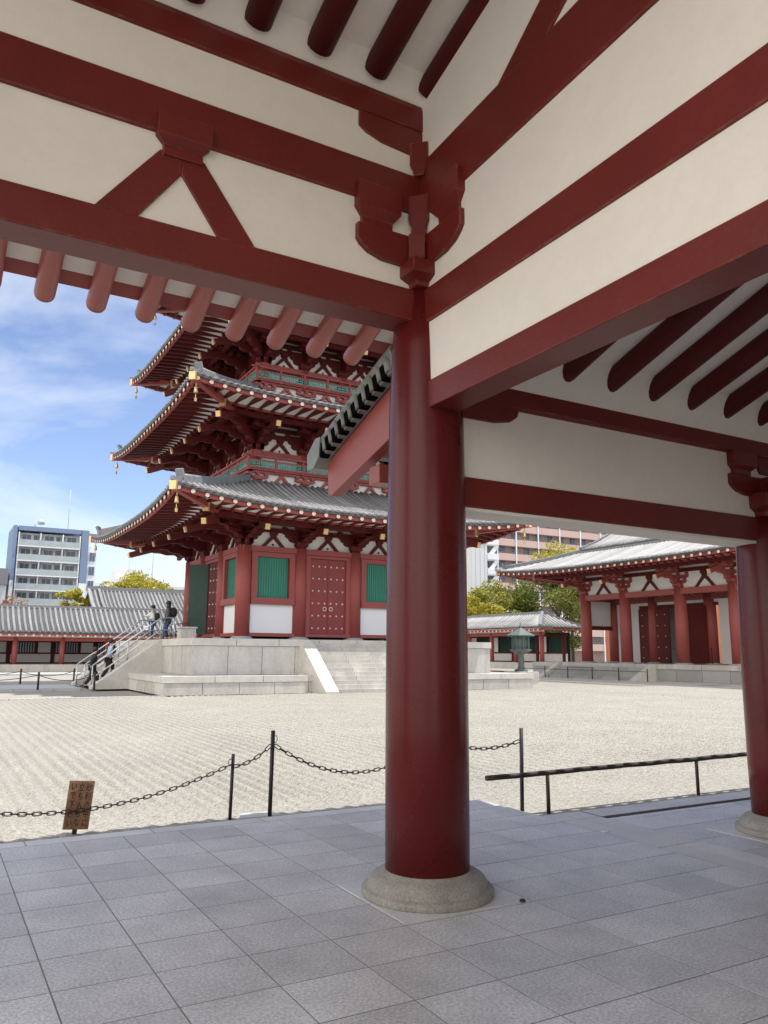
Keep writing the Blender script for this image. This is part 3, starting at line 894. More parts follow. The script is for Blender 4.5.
# platform : ashlar blocks
def ashlar(mb, x0, x1, y0, y1, z0, z1, nx_len, cap=.26, over=.06, mi_cap=1, gap=.014, band=None):
    """hollow block veneer on the 4 sides + cap stones"""
    zc_ = z1-cap
    for (ax, a0, a1, pos, sgn) in (('x', x0, x1, y0, -1), ('x', x0, x1, y1, 1), ('y', y0, y1, x0, -1), ('y', y0, y1, x1, 1)):
        n = max(1, round((a1-a0)/nx_len)); L = (a1-a0)/n
        for i in range(n):
            p, q = a0+i*L+gap, a0+(i+1)*L-gap
            lo, hi = (pos, pos+.12) if sgn < 0 else (pos-.12, pos)
            if ax == 'x': mb.box(p, q, lo, hi, z0, zc_-gap)
            else: mb.box(lo+.001, hi-.001, p, q, z0, zc_-gap)
        n2 = max(1, round((a1-a0+2*over)/(nx_len*1.35))); L = (a1-a0+2*over)/n2
        for i in range(n2):
            p, q = a0-over+i*L+gap, a0-over+(i+1)*L-gap
            lo, hi = (pos-over, pos+.5) if sgn < 0 else (pos-.5, pos+over)
            if ax == 'x': mb.box(p, q, lo, hi, zc_, z1, mi_cap)
            else: mb.box(lo, hi, max(p, y0+.5), min(q, y1-.5), zc_, z1-.001, mi_cap)
    mb.box(x0+.05, x1-.05, y0+.05, y1-.05, z0, z1-.012, 2)
mb = MB()
ashlar(mb, -9.03, 9.03, -9.05, 9.05, 0, zl(.60), 1.5, .25, .03)
mb.build('lower_platform', ['stone_wall', 'stone_top', 'path'], pag, bevel=0)
mb = MB()
ashlar(mb, -7.56, 7.56, -7.58, 7.58, zl(.60), zl(2.10), 1.5, .30, .05)
mb.box(-6.0, 6.0, -6.0, 6.0, zl(2.09), zl(2.115), 2)
mb.build('upper_platform', ['stone_wall', 'stone_top', 'path'], pag, bevel=0)
# stairs
def stairs(root, cheek_h, w, run, rise, n, top_y, ext=0, cheek=.60):
    """descends towards -y from y=top_y ; returns meshes list in local coords (centre x=0)"""
    st = MB(); ck = MB()
    for i in range(n):
        z1 = rise*(1-(i)/n)-rise/n*.0; y1 = top_y-run*i/n; y2 = top_y-run*(i+1)/n
        k = 0; x = -w/2
        while x < w/2-.05:
            x2 = min(w/2, x+1.33); st.box(x+.006, x2-.006, y2, top_y+.1 if i < n else y1, z1-rise/n-.0, z1-rise/n+.001 if False else z1-rise/n*.02-rise/n*0, 0) if False else None
            st.box(x+.006, x2-.006, y2, y1+.02, 0, z1-rise/n, 0); x = x2
    for s_ in (-1, 1):
        x0, x1 = (w/2, w/2+cheek) if s_ > 0 else (-w/2-cheek, -w/2)
        yb = top_y-run-.25
        ck.prism([(top_y+.05, rise-.02), (top_y-.06, rise), (yb, .10), (yb, 0), (top_y+.05, 0)], 'x', x0, x1)
    return st, ck
for k, (an, top, w) in enumerate(((0, -7.6, 4.5), (-PI/2, -7.58, 4.4), (PI/2, -7.58, 4.4), (PI, -7.6, 4.5))):
    run = 2.55 if k != 1 else 2.75
    st, ck = stairs(None, 0, w, run, zl(2.10), 13, top)
    m4 = Matrix.Rotation(an, 4, 'Z')
    so = st.xf(m4).build('stairs', 'stone_wall', pag); ck.xf(m4).build('stair_cheek', 'stone_top', so, bevel=.01)
# steel handrails on the left stair (descends to -x)
def handrail(y):
    mb = MB(); x1, x0 = -7.2, -10.45; zt = lambda x: zl(2.10)+(x+7.56)*(zl(2.10)/2.85) if x < -7.56 else zl(2.1)
    for dz in (1.02, .45):
        mb.tube([(-6.9, y, zl(2.1)+dz), (-7.5, y, zl(2.1)+dz), (x0, y, max(.0, zt(x0))+dz)], .030, 8)
    for x in (-6.9, -7.5, -8.95, x0):
        z = max(0, zt(x)); mb.tube([(x, y, z-.05), (x, y, z+1.03)], .028, 8)
    mb.build('handrail', 'steel', pag)
for y in (-2.05, .0, 2.1): handrail(y)

# ================================================================= HALL ON THE RIGHT
KX, KY = 43.0, 30.5
kd = thing('gate_hall', (KX, KY, -.12), 'long red hall with open studded doors and pale tiled roof beyond the gravel, right', 'temple hall')
ycol = [8.2, 4.4, -.3, -4.3, -8.2]; xcol = [-4.3, -1.5, 1.5, 4.3]
z0 = zl(.98); lint = zl(5.92)
src = MB().lathe([(.40, 0), (.40, 2.6), (.36, lint-z0)], n=20).build('column', 'red_light', kd); src.location = (-4.3, 8.2, z0)
MB().lathe([(.62, -.06), (.60, .02), (.42, .07)], n=20).build('column_base', 'stone_dark', src); src_col = src
for x in xcol:
    for y in ycol:
        if (x, y) == (-4.3, 8.2) or (x == 1.5 and abs(y) < 8): continue
        part_copy(src, kd, (x, y, z0))
mb = MB()
mb.box(-4.55, -4.05, -8.6, 8.6, lint-.55, lint-.17); mb.box(4.05, 4.55, -8.6, 8.6, lint-.55, lint-.17)
mb.box(-4.6, 4.6, 7.97, 8.43, lint-.548, lint-.172); mb.box(-4.6, 4.6, -8.43, -7.97, lint-.548, lint-.172)
mb.box(-1.7, -1.3, -8.6, 8.6, lint-.75, lint-.37)
mb.build('lintel', 'red_light', kd)
# frieze above the lintel, on long faces
for sgn in (-1, 1):
    pl = MB(); ms = MB()
    pl.box(sgn*4.3-.03, sgn*4.3+.03, -8.2, 8.2, lint-.17, lint+1.7)
    for zz in (.86, 1.30): ms.box(sgn*4.3-.11, sgn*4.3+.11, -8.3, 8.3, lint+zz, lint+zz+.24)
    for a, b_ in zip(ycol, ycol[1:]):
        c = (a+b_)/2
        for ss in (-1, 1): ms.prism([(c+ss*.78, lint-.17), (c+ss*.54, lint-.17), (c, lint+.38), (c, lint+.58), (c+ss*.10, lint+.58)], 'x', sgn*4.3-.10, sgn*4.3+.10)
        block(ms, sgn*4.3, c, lint+.52, lint+.88, .42)
    pl.build('plaster_panel', 'plaster_out', kd); ms.build('wall_strut', 'red_deep', kd)
for yy in (-8.2, 8.2): MB().box(-4.3, 4.3, yy-.03, yy+.03, lint-.17, lint+1.7).build('plaster_panel', 'plaster_out', kd)
src = eave_bracket(4.3, 0, 4.5, .78, 2, False, 1.8).build('bracket', ['red_light', 'gold'], kd)
src.location = (-4.3, ycol[1], lint-.17); src.rotation_euler.z = -PI/2
for y in ycol:
    if y != ycol[1]: part_copy(src, kd, (-4.3, y, lint-.17), -PI/2)
    part_copy(src, kd, (4.3, y, lint-.17), PI/2)
H = Hip(8.8, 12.9, zl(7.28), zl(9.0), 4.7, .42, .2)
H.roof(kd, m='tile_sheen', roll=.34, rr=.10)
H.under(kd, 4.4, drop=.16, sp=.60, keep=(3, ), rise=(.10, .22), t1=2.0)
H.hips(kd, 4.4)
# upper gabled roof
mb = MB()
zA, zB = zl(9.12), zl(11.35)
for sgn in (-1, 1):
    prf = [(sgn*4.45, zA), (sgn*2.9, zA+.60), (sgn*1.4, zA+1.35), (0, zB)]
    for (a, za), (b_, zb_) in zip(prf, prf[1:]): mb.prism([(a, za-.12), (a, za), (b_, zb_), (b_, zb_-.12)], 'y', -8.3, 8.3, 1)
    y = -8.15
    while y < 8.3:
        mb.tube([(a, y, z+.02) for a, z in prf], .10, 5, 0, half=True); y += .34
    for yy in (-8.3, 8.3):
        for (a, za), (b_, zb_) in zip(prf, prf[1:]): mb.bar((a, yy, za+.10), (b_, yy, zb_+.10), .3, .28, 2)
    mb.box(sgn*4.45-.2, sgn*4.45+.2, -8.2, 8.2, zA-.45, zA-.10, 2)
mb.box(-.25, .25, -8.5, 8.5, zB-.1, zB+.45, 2)
for yy in (-8.5, 8.5): mb.box(-.35, .35, yy-.1, yy+.1, zB-.1, zB+.75, 2)
mb.build('upper_roof', ['tile_sheen', 'tile_pan', 'ridge_tile'], kd, fix=False)
MB().prism([(-4.2, zA-.3), (4.2, zA-.3), (0, zB-.15)], 'y', -7.6, 7.6).build('gable_wall', 'plaster_out', kd)
MB().box(-4.6, 4.6, -8.5, 8.5, lint+1.55, lint+1.65).build('ceiling', 'red_deep', kd)
# end wall towards the cloister, inner door wall
MB().box(-4.1, 4.1, 8.16, 8.24, z0+2.62, lint-.5).build('wall_panel', 'plaster_out', kd)
MB().box(-4.2, 4.2, 8.05, 8.3, z0+2.32, z0+2.60).build('wall_beam', 'red_deep', kd)
MB().box(-1.54, -1.46, 5.62, 8.0, z0, lint-.74).build('wall_panel', 'plaster_out', kd)
MB().box(-1.54, -1.46, -8.2, -1.0, z0, lint-.74).build('wall_panel', 'plaster_out', kd)
MB().box(-1.62, -1.38, -1.0, 5.62, lint-1.15, lint-.95).build('wall_beam', 'red_deep', kd)
MB().box(-1.54, -1.46, -1.0, 5.62, lint-.95, lint-.74).build('wall_panel', 'plaster_out', kd)
d = studded_door(2.7, lint-1.2-z0, 4, 5, False); d.xf(Matrix.Translation((-1.68, 4.25, z0+.02)) @ Matrix.Rotation(-PI/2, 4, 'Z'))
d.build('door', ['red_deep', 'cream_cap', 'red_deep'], kd)
d = studded_door(2.5, lint-1.2-z0, 4, 5, False); d.xf(Matrix.Translation((-2.9, -.15, z0+.02)) @ Matrix.Rotation(math.radians(172), 4, 'Z'))
d.build('door', ['red_deep', 'cream_cap', 'red_deep'], kd)
part_copy(src_col, kd, (1.5, 2.9, z0))
MB().box(1.46, 1.54, -8.2, -2.4, z0, lint-.6).build('wall_panel', 'plaster_out', kd); MB().box(1.46, 1.54, 3.4, 8.2, z0, lint-.6).build('wall_panel', 'plaster_out', kd)
mb = MB()
ashlar(mb, -5.8, 5.8, -10.5, 12.5, 0, z0-.02, 1.9, .30, .05, 1)
mb.build('platform', ['stone_dark', 'stone_wall', 'path'], kd)
st, ck = stairs(None, 0, 8.2, 1.6, z0-.02, 5, -5.85, cheek=.5)
m4 = Matrix.Translation((0, 5.2, 0)) @ Matrix.Rotation(-PI/2, 4, 'Z')
so = st.xf(m4).build('stairs', 'stone_dark', kd); ck.xf(m4).build('stair_cheek', 'stone_top', so)
# little barrier in the doorway
mb = MB()
for y in (-1.1, 0, 1.1, 2.2): mb.tube([(-2.6, y, z0), (-2.6, y, z0+1.0)], .03, 6)
mb.tube([(-2.6, -1.1, z0+.95), (-2.6, 2.2, z0+.95)], .03, 6)
mb.build('barrier', 'iron', kd)

# ================================================================= GALLERIES
def gallery(name, label, loc, rz, L, zE, zR, dep, z_floor, bay, m, colr='red_light', hip=0., skew=0):
    """runs along local +x from 0..L ; front eave at local y=0, looks to -y ; ridge at y=dep/2"""
    g_ = thing(name, loc, label, 'covered gallery', rz=rz)
    mb = MB(); prf = [(0, zE), (dep*.25, zE+(zR-zE)*.42), (dep*.5, zR)]
    def xs0(y): return hip*(1-0)*(min(y, dep-y)/(dep/2)) if hip else 0
    x = .15
    while x < L:
        if not hip or x > dep/2:
            mb.tube([(x, y, z+.03) for y, z in [(-.04, zE)]+prf[1:]], .105, 5, 0, half=True)
            mb.tube([(x, dep-y, z+.03) for y, z in prf], .105, 4, 0, half=True)
        else:
            t = x; zz = zE+(zR-zE)*(t/(dep/2))
            mb.tube([(x, 0, zE+.03), (x, t*.5, zE+(zz-zE)*.45+.03), (x, t, zz+.03)], .105, 5, 0, half=True)
        x += .42
    if hip:
        y = .2
        while y < dep:
            t = min(y, dep-y); zz = zE+(zR-zE)*(t/(dep/2))
            mb.tube([(-.04, y, zE+.03), (t, y, zz+.03)], .105, 5, 0, half=True); y += .42
        vs = [(0, 0, zE), (0, dep, zE), (dep/2, dep/2, zR)]
        mb.add(vs, [(0, 1, 2)], 1)
        mb.bar((0, 0, zE+.12), (dep/2, dep/2, zR+.12), .26, .26, 2); mb.bar((0, dep, zE+.12), (dep/2, dep/2, zR+.12), .26, .26, 2)
        h = dep/2
        mb.add([(0, 0, zE), (L, 0, zE), (L, h, zR), (h, h, zR)], [(0, 1, 2, 3)], 1)
        mb.add([(0, dep, zE), (L, dep, zE), (L, h, zR), (h, h, zR)], [(3, 2, 1, 0)], 1)
    else:
        for (a, za), (b_, zb_) in zip(prf, prf[1:]):
            mb.prism([(a, za-.08), (a, za), (b_, zb_), (b_, zb_-.08)], 'x', 0, L, 1)
            mb.prism([(dep-a, za-.08), (dep-a, za), (dep-b_, zb_), (dep-b_, zb_-.08)], 'x', 0, L, 1)
    xr = dep/2 if hip else 0
    mb.box(xr, L, dep/2-.16, dep/2+.16, zR-.05, zR+.22, 2)
    mb.build('roof', [m, 'tile_pan', 'ridge_tile'], g_, fix=False)
    # fascia + rafters
    mb = MB(); mb.box(.1, L, .05, .2, zE-.24, zE-.10); mb.box(.2, L, .9, 1.15, zE-.42, zE-.22) if False else None
    if hip: mb.box(.05, .2, .2, dep-.2, zE-.238, zE-.102)
    mb.build('fascia', colr, g_)
    mb = MB(); mb.box(.1, L, .12, 1.6, zE-.10, zE-.06); mb.build('eave_boarding', 'plaster_out', g_)
    n = 0; rest = MB(); x = .3
    while x < L:
        r_ = MB().bar((x, .02, zE-.26), (x, 1.5, zE-.02), .12, .13); r_.bar((x, .0, zE-.265), (x, .025, zE-.262), .14, .15, 1)
        if n < 90: r_.build('rafter', [colr, 'cream_cap'], g_)
        else: rest.join(r_)
        n += 1; x += .60
    if rest.v: tag(rest.build('rafters', [colr, 'cream_cap'], g_), kind='stuff')
    zc_ = zE-.40; yc = 1.15; yb = dep-1.15
    mb = MB(); mb.box(.8, L, yc-.10, yc+.10, zc_-.30, zc_+.02-.02); mb.box(.8, L, yc-.11, yc+.11, zc_+.30, zc_+.44); mb.build('beam', colr, g_)
    MB().box(.8, L, yc-.02, yc+.02, zc_-.02, zc_+.32).build('plaster_panel', 'plaster_out', g_)
    sc_ = MB().lathe([(.21, 0), (.21, 1.3), (.19, zc_-z_floor)], n=12).build('column', colr, g_)
    x = 1.15; k = 0
    while x < L:
        if k == 0: sc_.location = (x, yc, z_floor)
        else: part_copy(sc_, g_, (x, yc, z_floor))
        x += bay; k += 1
    # back wall : dado, rails, slatted openings
    mb = MB(); mb.box(.8, L, yb-.04, yb+.04, z_floor, z_floor+.85); mb.build('dado', 'plaster_out', g_)
    mb = MB(); mb.box(.8, L, yb-.12, yb-.05, z_floor+.82, z_floor+.96); mb.box(.8, L, yb-.12, yb+.1, zc_-.35, zc_-.15); mb.box(.8, L, yb-.13, yb-.05, z_floor, z_floor+.10)
    x = 1.15
    while x < L: mb.box(x-.16, x+.16, yb-.14, yb+.1, z_floor, zc_); mb.box(x+bay*.62-.07, x+bay*.62+.07, yb-.11, yb+.05, z_floor+.9, zc_-.2); x += bay
    mb.build('wall_beam', 'red_deep', g_)
    mb = MB(); x = 1.15
    while x < L:
        mb.box(x+bay*.66, x+bay-.2, yb-.03, yb+.03, z_floor+.96, zc_-.35); x += bay
    mb.build('wall_panel', 'plaster_out', g_)
    mb = MB(); x = 1.15
    while x < L:
        n_ = 9
        for i in range(n_):
            xx = x+.2+(bay*.62-.3)*(i+.5)/n_; mb.box(xx-.045, xx+.045, yb-.02, yb+.02, z_floor+.96, zc_-.35)
        x += bay
    mb.build('window_slats', 'apt_grey' if m == 'tile' else 'green_dark', g_)
    mb = MB().box(.8, L, yb+.35, yb+.4, z_floor, zc_); mb.build('rear_wall', 'glass_dark' if m == 'tile' else 'green_dark', g_)
    mb = MB(); mb.box(.4, L, .55, dep-.5, z_floor-.6, z_floor); mb.build('platform', 'stone_wall', g_)
    MB().box(.5, L, yc, dep-1, zE-.05, zE-.0).build('ceiling', 'red_deep', g_)
    return g_
gallery('cloister_gallery', 'long low cloister with striped grey tile roof behind the pagoda stairs on the left', (-37.83, 66, -.12), 0, 66, zl(3.02), zl(5.2), 8.0, zl(.42), 3.63, 'tile')
gallery('cloister_gallery', 'low cloister with pale tile roof behind the bronze lantern, joining the right hall', (44.2, 50.2, -.12), PI/2, 46, zl(3.92), zl(5.25), 5.0, zl(.75), 3.7, 'tile_sheen', hip=1).scale.y = -1
# roof of the hall behind the left cloister
bh = thing('rear_hall', (12.0, 83, 0), 'broad grey tiled roof of a hall rising behind the left cloister', 'temple hall')
mb = MB(); prf = [(0, 5.6), (2.2, 6.5), (5, 8.2)]
for (a, za), (b_, zb_) in zip(prf, prf[1:]):
    mb.prism([(a, za-.1), (a, za), (b_, zb_), (b_, zb_-.1)], 'x', 0, 34, 1); mb.prism([(10-a, za-.1), (10-a, za), (10-b_, zb_), (10-b_, zb_-.1)], 'x', 0, 34, 1)
x = .2
while x < 34: mb.tube([(x, a, z+.03) for a, z in prf], .11, 5, half=True); x += .44
mb.box(-.2, 34, 4.8, 5.2, 8.15, 8.6, 2)
for (a, za), (b_, zb_) in zip(prf, prf[1:]):
    for xx in (.0, 1.1): mb.bar((xx, a, za+.15), (xx, b_, zb_+.15), .28, .26, 2 if xx else 0)
mb.build('roof', ['tile', 'tile_pan', 'ridge_tile'], bh, fix=False)
mb = MB(); mb.box(1, 33, 1.5, 8.5, -.12, 5.9); mb.prism([(.8, 5.7), (9.2, 5.7), (5, 7.9)], 'x', 1, 1.1); mb.build('wall', 'plaster_out', bh)
mb = MB()
for i in range(10): mb.box(1+i*3.5, 1.35+i*3.5, 1.3, 1.6, -.12, 5.6)
mb.build('wall_post', 'red_light', bh)

# ================================================================= COURT FURNITURE
def chain_mb(p, q, sag, link=.082, pitch=.062, w=.034, r=.0055):
    mb = MB(); p, q = Vector(p), Vector(q); L = (q-p).length; n = max(4, int(L*1.03/pitch))
    f = lambda t: p.lerp(q, t)-Vector((0, 0, 4*sag*t*(1-t)))
    for i in range(n):
        a, b_ = f(i/n), f((i+1)/n); c = (a+b_)/2; d = (b_-a).normalized()
        side = d.cross(Vector((0, 0, 1))).normalized(); up = side.cross(d)
        s = side if i % 2 else up
        s = (s+(.25*(up if i % 2 else side))).normalized()
        pts = []
        for k in range(11):
            an = 2*PI*k/10; cx = math.cos(an); sx = math.sin(an)
            pts.append(c+d*((link/2-w/2)*(1 if cx > .01 else (-1 if cx < -.01 else 0))+cx*w/2)+s*(sx*w/2))
        mb.tube(pts, r, 5, caps=False)
    return mb
cf = thing('chain_fence', (.2, 3.29, -.12), 'black metal posts with a slack iron chain along the edge of the stone floor', 'fence')
def CF(mb): return mb.xf(Matrix.Translation((-.2, -3.29, .12)))
for (x, y, h, r_) in ((2.08, 3.01, .86, .021), (.2, 3.29, .86, .022), (-.19, 3.384, .635, .018), (2.67, 2.287, .87, .021), (-3.5, 3.40, .64, .018)):
    mb = MB().tube([(x, y, -.20), (x+.012, y, -.12+h)], r_, 10); mb.tube([(x+.012, y, -.12+h), (x+.012, y, -.115+h)], [r_*1.02, r_*.8], 10)
    CF(mb).build('post', 'iron', cf)
for P_, Q_, s_ in (((-3.5, 3.38, .46), (-.20, 3.375, .42), .345), ((-.18, 3.37, .40), (.19, 3.285, .60), .045), ((.23, 3.28, .60), (2.06, 3.02, .60), .315), ((2.09, 3.0, .60), (2.655, 2.295, .62), .09)):
    CF(chain_mb(P_, Q_, s_)).build('chain', 'iron', cf)
mb = MB()
for x, y, z in ((.235, 3.28, .66), (-.21, 3.37, .44)):
    mb.tube([(x+.022*math.cos(a), y, z+.035*math.sin(a)) for a in [2*PI*i/10 for i in range(11)]], .004, 5)
CF(mb).build('hook', 'iron', cf)
for x, y, w in ((.07, 3.42, .16), (-.30, 3.46, .06)):
    pass
tag(MB().prism([(-.13, 3.30), (.33, 3.27), (.30, 3.50), (-.02, 3.52)], 'z', -.125, -.095).build('stone_slab', 'concrete', bevel=.004), 'pale flat stone set in the gravel beside the tall chain post', 'stone')
pr_ = thing('pipe_rail', (2.9, 2.134, -.12), 'low dark iron pipe rail on short posts in front of the corridor floor', 'rail')
PRX = lambda mb: mb.xf(Matrix.Translation((-2.9, -2.134, .12)))
pts = []; x = 2.09
while x < 9.5: pts.append((x, 2.134+jit(.004), .295+.006*(x-2)*.5+jit(.004))); x += .22
PRX(MB().tube(pts, .027, 10)).build('rail', 'iron_rust', pr_)
for x in (2.905, 5.26, 7.6): PRX(MB().tube([(x, 2.134, -.2), (x-.004, 2.134, .30)], .021, 10)).build('post', 'iron_rust', pr_)

# wooden notice board
sg = thing('notice_board', (-1.66, 3.43, -.12), 'small weathered brown wooden notice with dark vertical writing leaning in the gravel', 'sign')
tilt = Matrix.Rotation(math.radians(-5.), 4, 'Y') if False else Matrix.Rotation(math.radians(4.6), 4, 'Y')
bw, bh_ = .225, .43
mb = MB(); mb.box(-bw/2, bw/2, -.012, .012, .045, .045+bh_)
mb.xf(tilt).build('board', 'board', sg, bevel=.003)
MB().box(-.02, .02, .013, .035, -.05, .45).xf(tilt).build('stake', 'iron_rust', sg)
def text_mesh(s, size, parent, loc, rot, m, name='lettering'):
    cu = bpy.data.curves.new(name, 'FONT'); cu.body = s; cu.size = size; cu.extrude = .0008; cu.align_x = 'CENTER'
    cu.resolution_u = 2
    t = bpy.data.objects.new('tmp', cu); C.objects.link(t)
    dg = bpy.context.evaluated_depsgraph_get(); me = bpy.data.meshes.new_from_object(t.evaluated_get(dg))
    bpy.data.objects.remove(t); me.materials.clear(); me.materials.append(M[m])
    o = bpy.data.objects.new(name, me); C.objects.link(o); o.parent = parent
    o.matrix_local = Matrix.Translation(loc) @ rot
    return o
for s_, xx, m_ in (('砂利の中に', .068, 'ink'), ('立ち入らな', .0, 'ink'), ('いで下さい', -.068, 'ink')):
    for i, ch in enumerate(s_):
        pass
    body_txt = '\n'.join(s_)
    loc = tilt @ Vector((xx, -.0135, .42))
    t_ = text_mesh(body_txt, .056, sg, loc, tilt @ Matrix.Rotation(PI/2, 4, 'X'), m_)
    # squeeze the vertical line spacing
    if len(t_.data.vertices):
        zs = [v.co.y for v in t_.data.vertices]; k_ = .38/max(.01, (max(zs)-min(zs)))
        for v in t_.data.vertices: v.co.y = (v.co.y-max(zs))*k_+.035

tag(MB().lathe([(.018, 0), (.02, .008), (.012, .016)], (0, 0, 0), 8).build('pebble', 'iron', loc=(.43, -.445, .0025)), 'tiny dark pebble on the floor tiles right of the big column base', 'pebble')
tag(MB().box(-.035, .035, -.018, .018, 0, .006).build('paper_scrap', 'paper', loc=(2.38, .78, .001)), 'tiny white scrap of paper lying on the floor edging', 'litter')

# bronze lantern
ln = thing('bronze_lantern', (28.2, 33.4, -.12), 'green bronze lantern on a round stem beside the pagoda platform', 'lantern')
MB().box(-.75, .75, -.75, .75, 0, .62).build('plinth', 'stone_wall', ln, bevel=.03)
MB().lathe([(.42, .62), (.40, .72), (.22, .80), (.17, .95), (.19, 1.3), (.17, 1.62), (.30, 1.70), (.55, 1.80), (.66, 1.86), (.66, 1.92), (.5, 1.93)], n=16).build('stem', 'bronze', ln)
mb = MB()
for k in range(8):
    a = PI/4*k+PI/8; mb.box(-.03, .03, -.03, .03, 1.93, 2.72)
    for q in range(len(mb.v)-8, len(mb.v)): v = mb.v[q]; mb.v[q] = (v[0]+.52*math.cos(a), v[1]+.52*math.sin(a), v[2])
mb.lathe([(.50, 1.93), (.50, 2.02)], n=8); mb.lathe([(.50, 2.64), (.50, 2.72)], n=8); mb.lathe([(.44, 1.95), (.44, 2.7)], n=8)
mb.build('fire_box', 'bronze', ln)
MB().lathe([(.62, 2.70), (.86, 2.72), (.86, 2.77), (.45, 2.98), (.10, 3.20), (.06, 3.24), (.09, 3.30), (.03, 3.40), (.02, 3.58)], n=8, smooth=False).build('canopy', 'bronze', ln)

# barrier posts in front of the right stairs
lf = thing('post_and_rail_fence', (35.6, 30.4, -.12), 'thin black post and rail fence before the steps of the right hall', 'fence')
for i in range(6):
    MB().tube([(0, i*2.35, 0), (0, i*2.35, .82)], .035, 6).build('post', 'iron', lf)
mb = MB().tube([(0, 0, .62), (0, 11.75, .62)], .02, 6); mb.tube([(0, 4.5, .78), (0, 7.0, .78)], .02, 6); mb.build('rail', 'iron', lf)
lf = thing('rope_fence', (1.3, 32.85, -.12), 'low black posts with sagging chain beside the path to the left stairs', 'fence')
fp = [(0, 0), (2.2, -.6), (-4.4, .3), (-.05, 6.9), (2.5, 7.0), (-4.2, 6.8)]
for x, y in fp: MB().tube([(x, y, 0), (x, y, .76)], .045, 6).build('post', 'iron', lf)
for a, b_ in ((0, 1), (0, 2), (3, 4), (3, 5)):
    P_, Q_ = Vector((*fp[a], .62)), Vector((*fp[b_], .62))
    MB().tube([P_.lerp(Q_, t/8)-Vector((0, 0, .9*(t/8)*(1-t/8))) for t in range(9)], .016, 5).build('chain', 'iron', lf)
# paved paths
def slab(name, x0, x1, y0, y1, z, m='path', L=1.6):
    mb = MB(); tiles(mb, rng(x0, x1, L), [y0, y1], zt=z, gap=.01, th=.2); tag(mb.build(name, m, fix=False), kind='structure')
slab('paved_path', -30, 3.1, 33.2, 37.4, -.075)
slab('paved_path', -30, 44, 57, 61, -.085, 'path')
slab('stone_curb', -2, 4.9, 25.75, 25.95, -.09, 'stone_top')
slab('paved_path', 31.5, 37.1, 12, 50, -.092, 'stone_top')

# wide small metal fence at the pagoda left door and white notices
df = thing('metal_barrier', (PX-4.35-1.5, PY-1.0, 2.10), 'small black metal barrier standing before the open pagoda door', 'barrier')
mb = MB()
for i in range(9): mb.tube([(0, i*.42, 0), (0, i*.42, .85)], .018, 5)
mb.tube([(0, 0, .85), (0, 3.4, .85)], .02, 5); mb.build('bars', 'iron', df)
nb_ = thing('notice_stand', (PX-4.35-1.9, PY+2.3, 2.10), 'white notice on a stand before the dark green pagoda door leaf', 'sign')
MB().box(-.02, .02, -.22, .22, .35, .95).build('panel', 'paper', nb_); MB().box(-.05, .05, -.25, .25, 0, .03).build('foot', 'iron', nb_); MB().tube([(0, 0, 0), (0, 0, .4)], .03, 6).build('leg', 'iron', nb_)
bx = thing('offering_box', (PX-6.8, PY-3.9, 2.10), 'pale grey box standing at the top of the left stairs', 'box')
MB().box(-.35, .35, -.3, .3, 0, .48).build('body', 'stone_wall', bx, bevel=.02); MB().box(-.4, .4, -.35, .35, .48, .55).build('lid', 'stone_top', bx, bevel=.01)
# floodlights on the left cloister eave
for i, (x, lab) in enumerate(((13.5, 'small white floodlight on the left cloister eave, left of the pair'), (16.4, 'small white floodlight on the left cloister eave, nearer the pagoda'))):
    fl = thing('floodlight', (x, 65.6, 3.2), lab, 'floodlight', 'floodlights on the left cloister eave')
    MB().box(-.35, .35, -.2, .2, .12, .5).build('lamp_housing', 'apt_white', fl, bevel=.02); MB().box(-.5, .5, -.05, .05, 0, .12).build('mount', 'iron', fl)

# ================================================================= TREES
def tree(loc, h, rx, rz_, leafm, n, label, leaf=.22, trunk=.22, seed=1, kind='broadleaf_tree', squash=1.):
    rr = random.Random(seed)
    t = thing(kind, loc, label, 'tree', 'trees beyond the cloisters')
    mb = MB(); cz = h-rz_
    mb.tube([(0, 0, -.2), (rr.uniform(-.2, .2), rr.uniform(-.2, .2), cz*.5), (rr.uniform(-.3, .3), 0, cz)], [trunk*1.3, trunk, trunk*.7], 8)
    tips = []
    for i in range(9):
        a = rr.uniform(0, 2*PI); l = rr.uniform(.5, .9)
        p = Vector((0, 0, cz*rr.uniform(.55, .95))); q = Vector((math.cos(a)*rx*l, math.sin(a)*rx*l, cz+rz_*rr.uniform(-.5, .7)))
        mb.tube([p, p.lerp(q, .5)+Vector((0, 0, .15*rx)), q], [trunk*.5, trunk*.3, trunk*.1], 6); tips.append(q)
    mb.build('trunk', 'bark', t)
    cl = []
    for i in range(34):
        while True:
            v = Vector((rr.uniform(-1, 1), rr.uniform(-1, 1), rr.uniform(-1, 1)))
            if .25 < v.length < 1: break
        v = v.normalized()*(.5+.45*rr.random())
        cl.append((Vector((v.x*rx, v.y*rx, cz+v.z*rz_)), rx*rr.uniform(.18, .36)))
    cr = MB(); vs = []; fs = []
    for i in range(n):
        c, r_ = cl[int(rr.random()*len(cl))]
        d = Vector((rr.gauss(0, 1), rr.gauss(0, 1), rr.gauss(0, 1))).normalized()*r_*(rr.random()**.4)
        p = c+Vector((d.x, d.y, d.z*.75))
        a = Vector((rr.gauss(0, 1), rr.gauss(0, 1), rr.gauss(0, .6))).normalized()*leaf*rr.uniform(.5, 1.1)
        b_ = a.cross(Vector((rr.gauss(0, 1), rr.gauss(0, 1), rr.gauss(0, 1)))).normalized()*leaf*rr.uniform(.3, .6)
        o = len(vs); vs += [p-a, p-b_, p+a, p+b_]; fs.append((o, o+1, o+2, o+3))
    cr.add(vs, fs); cr.build('crown', leafm, t, fix=False)
    return t
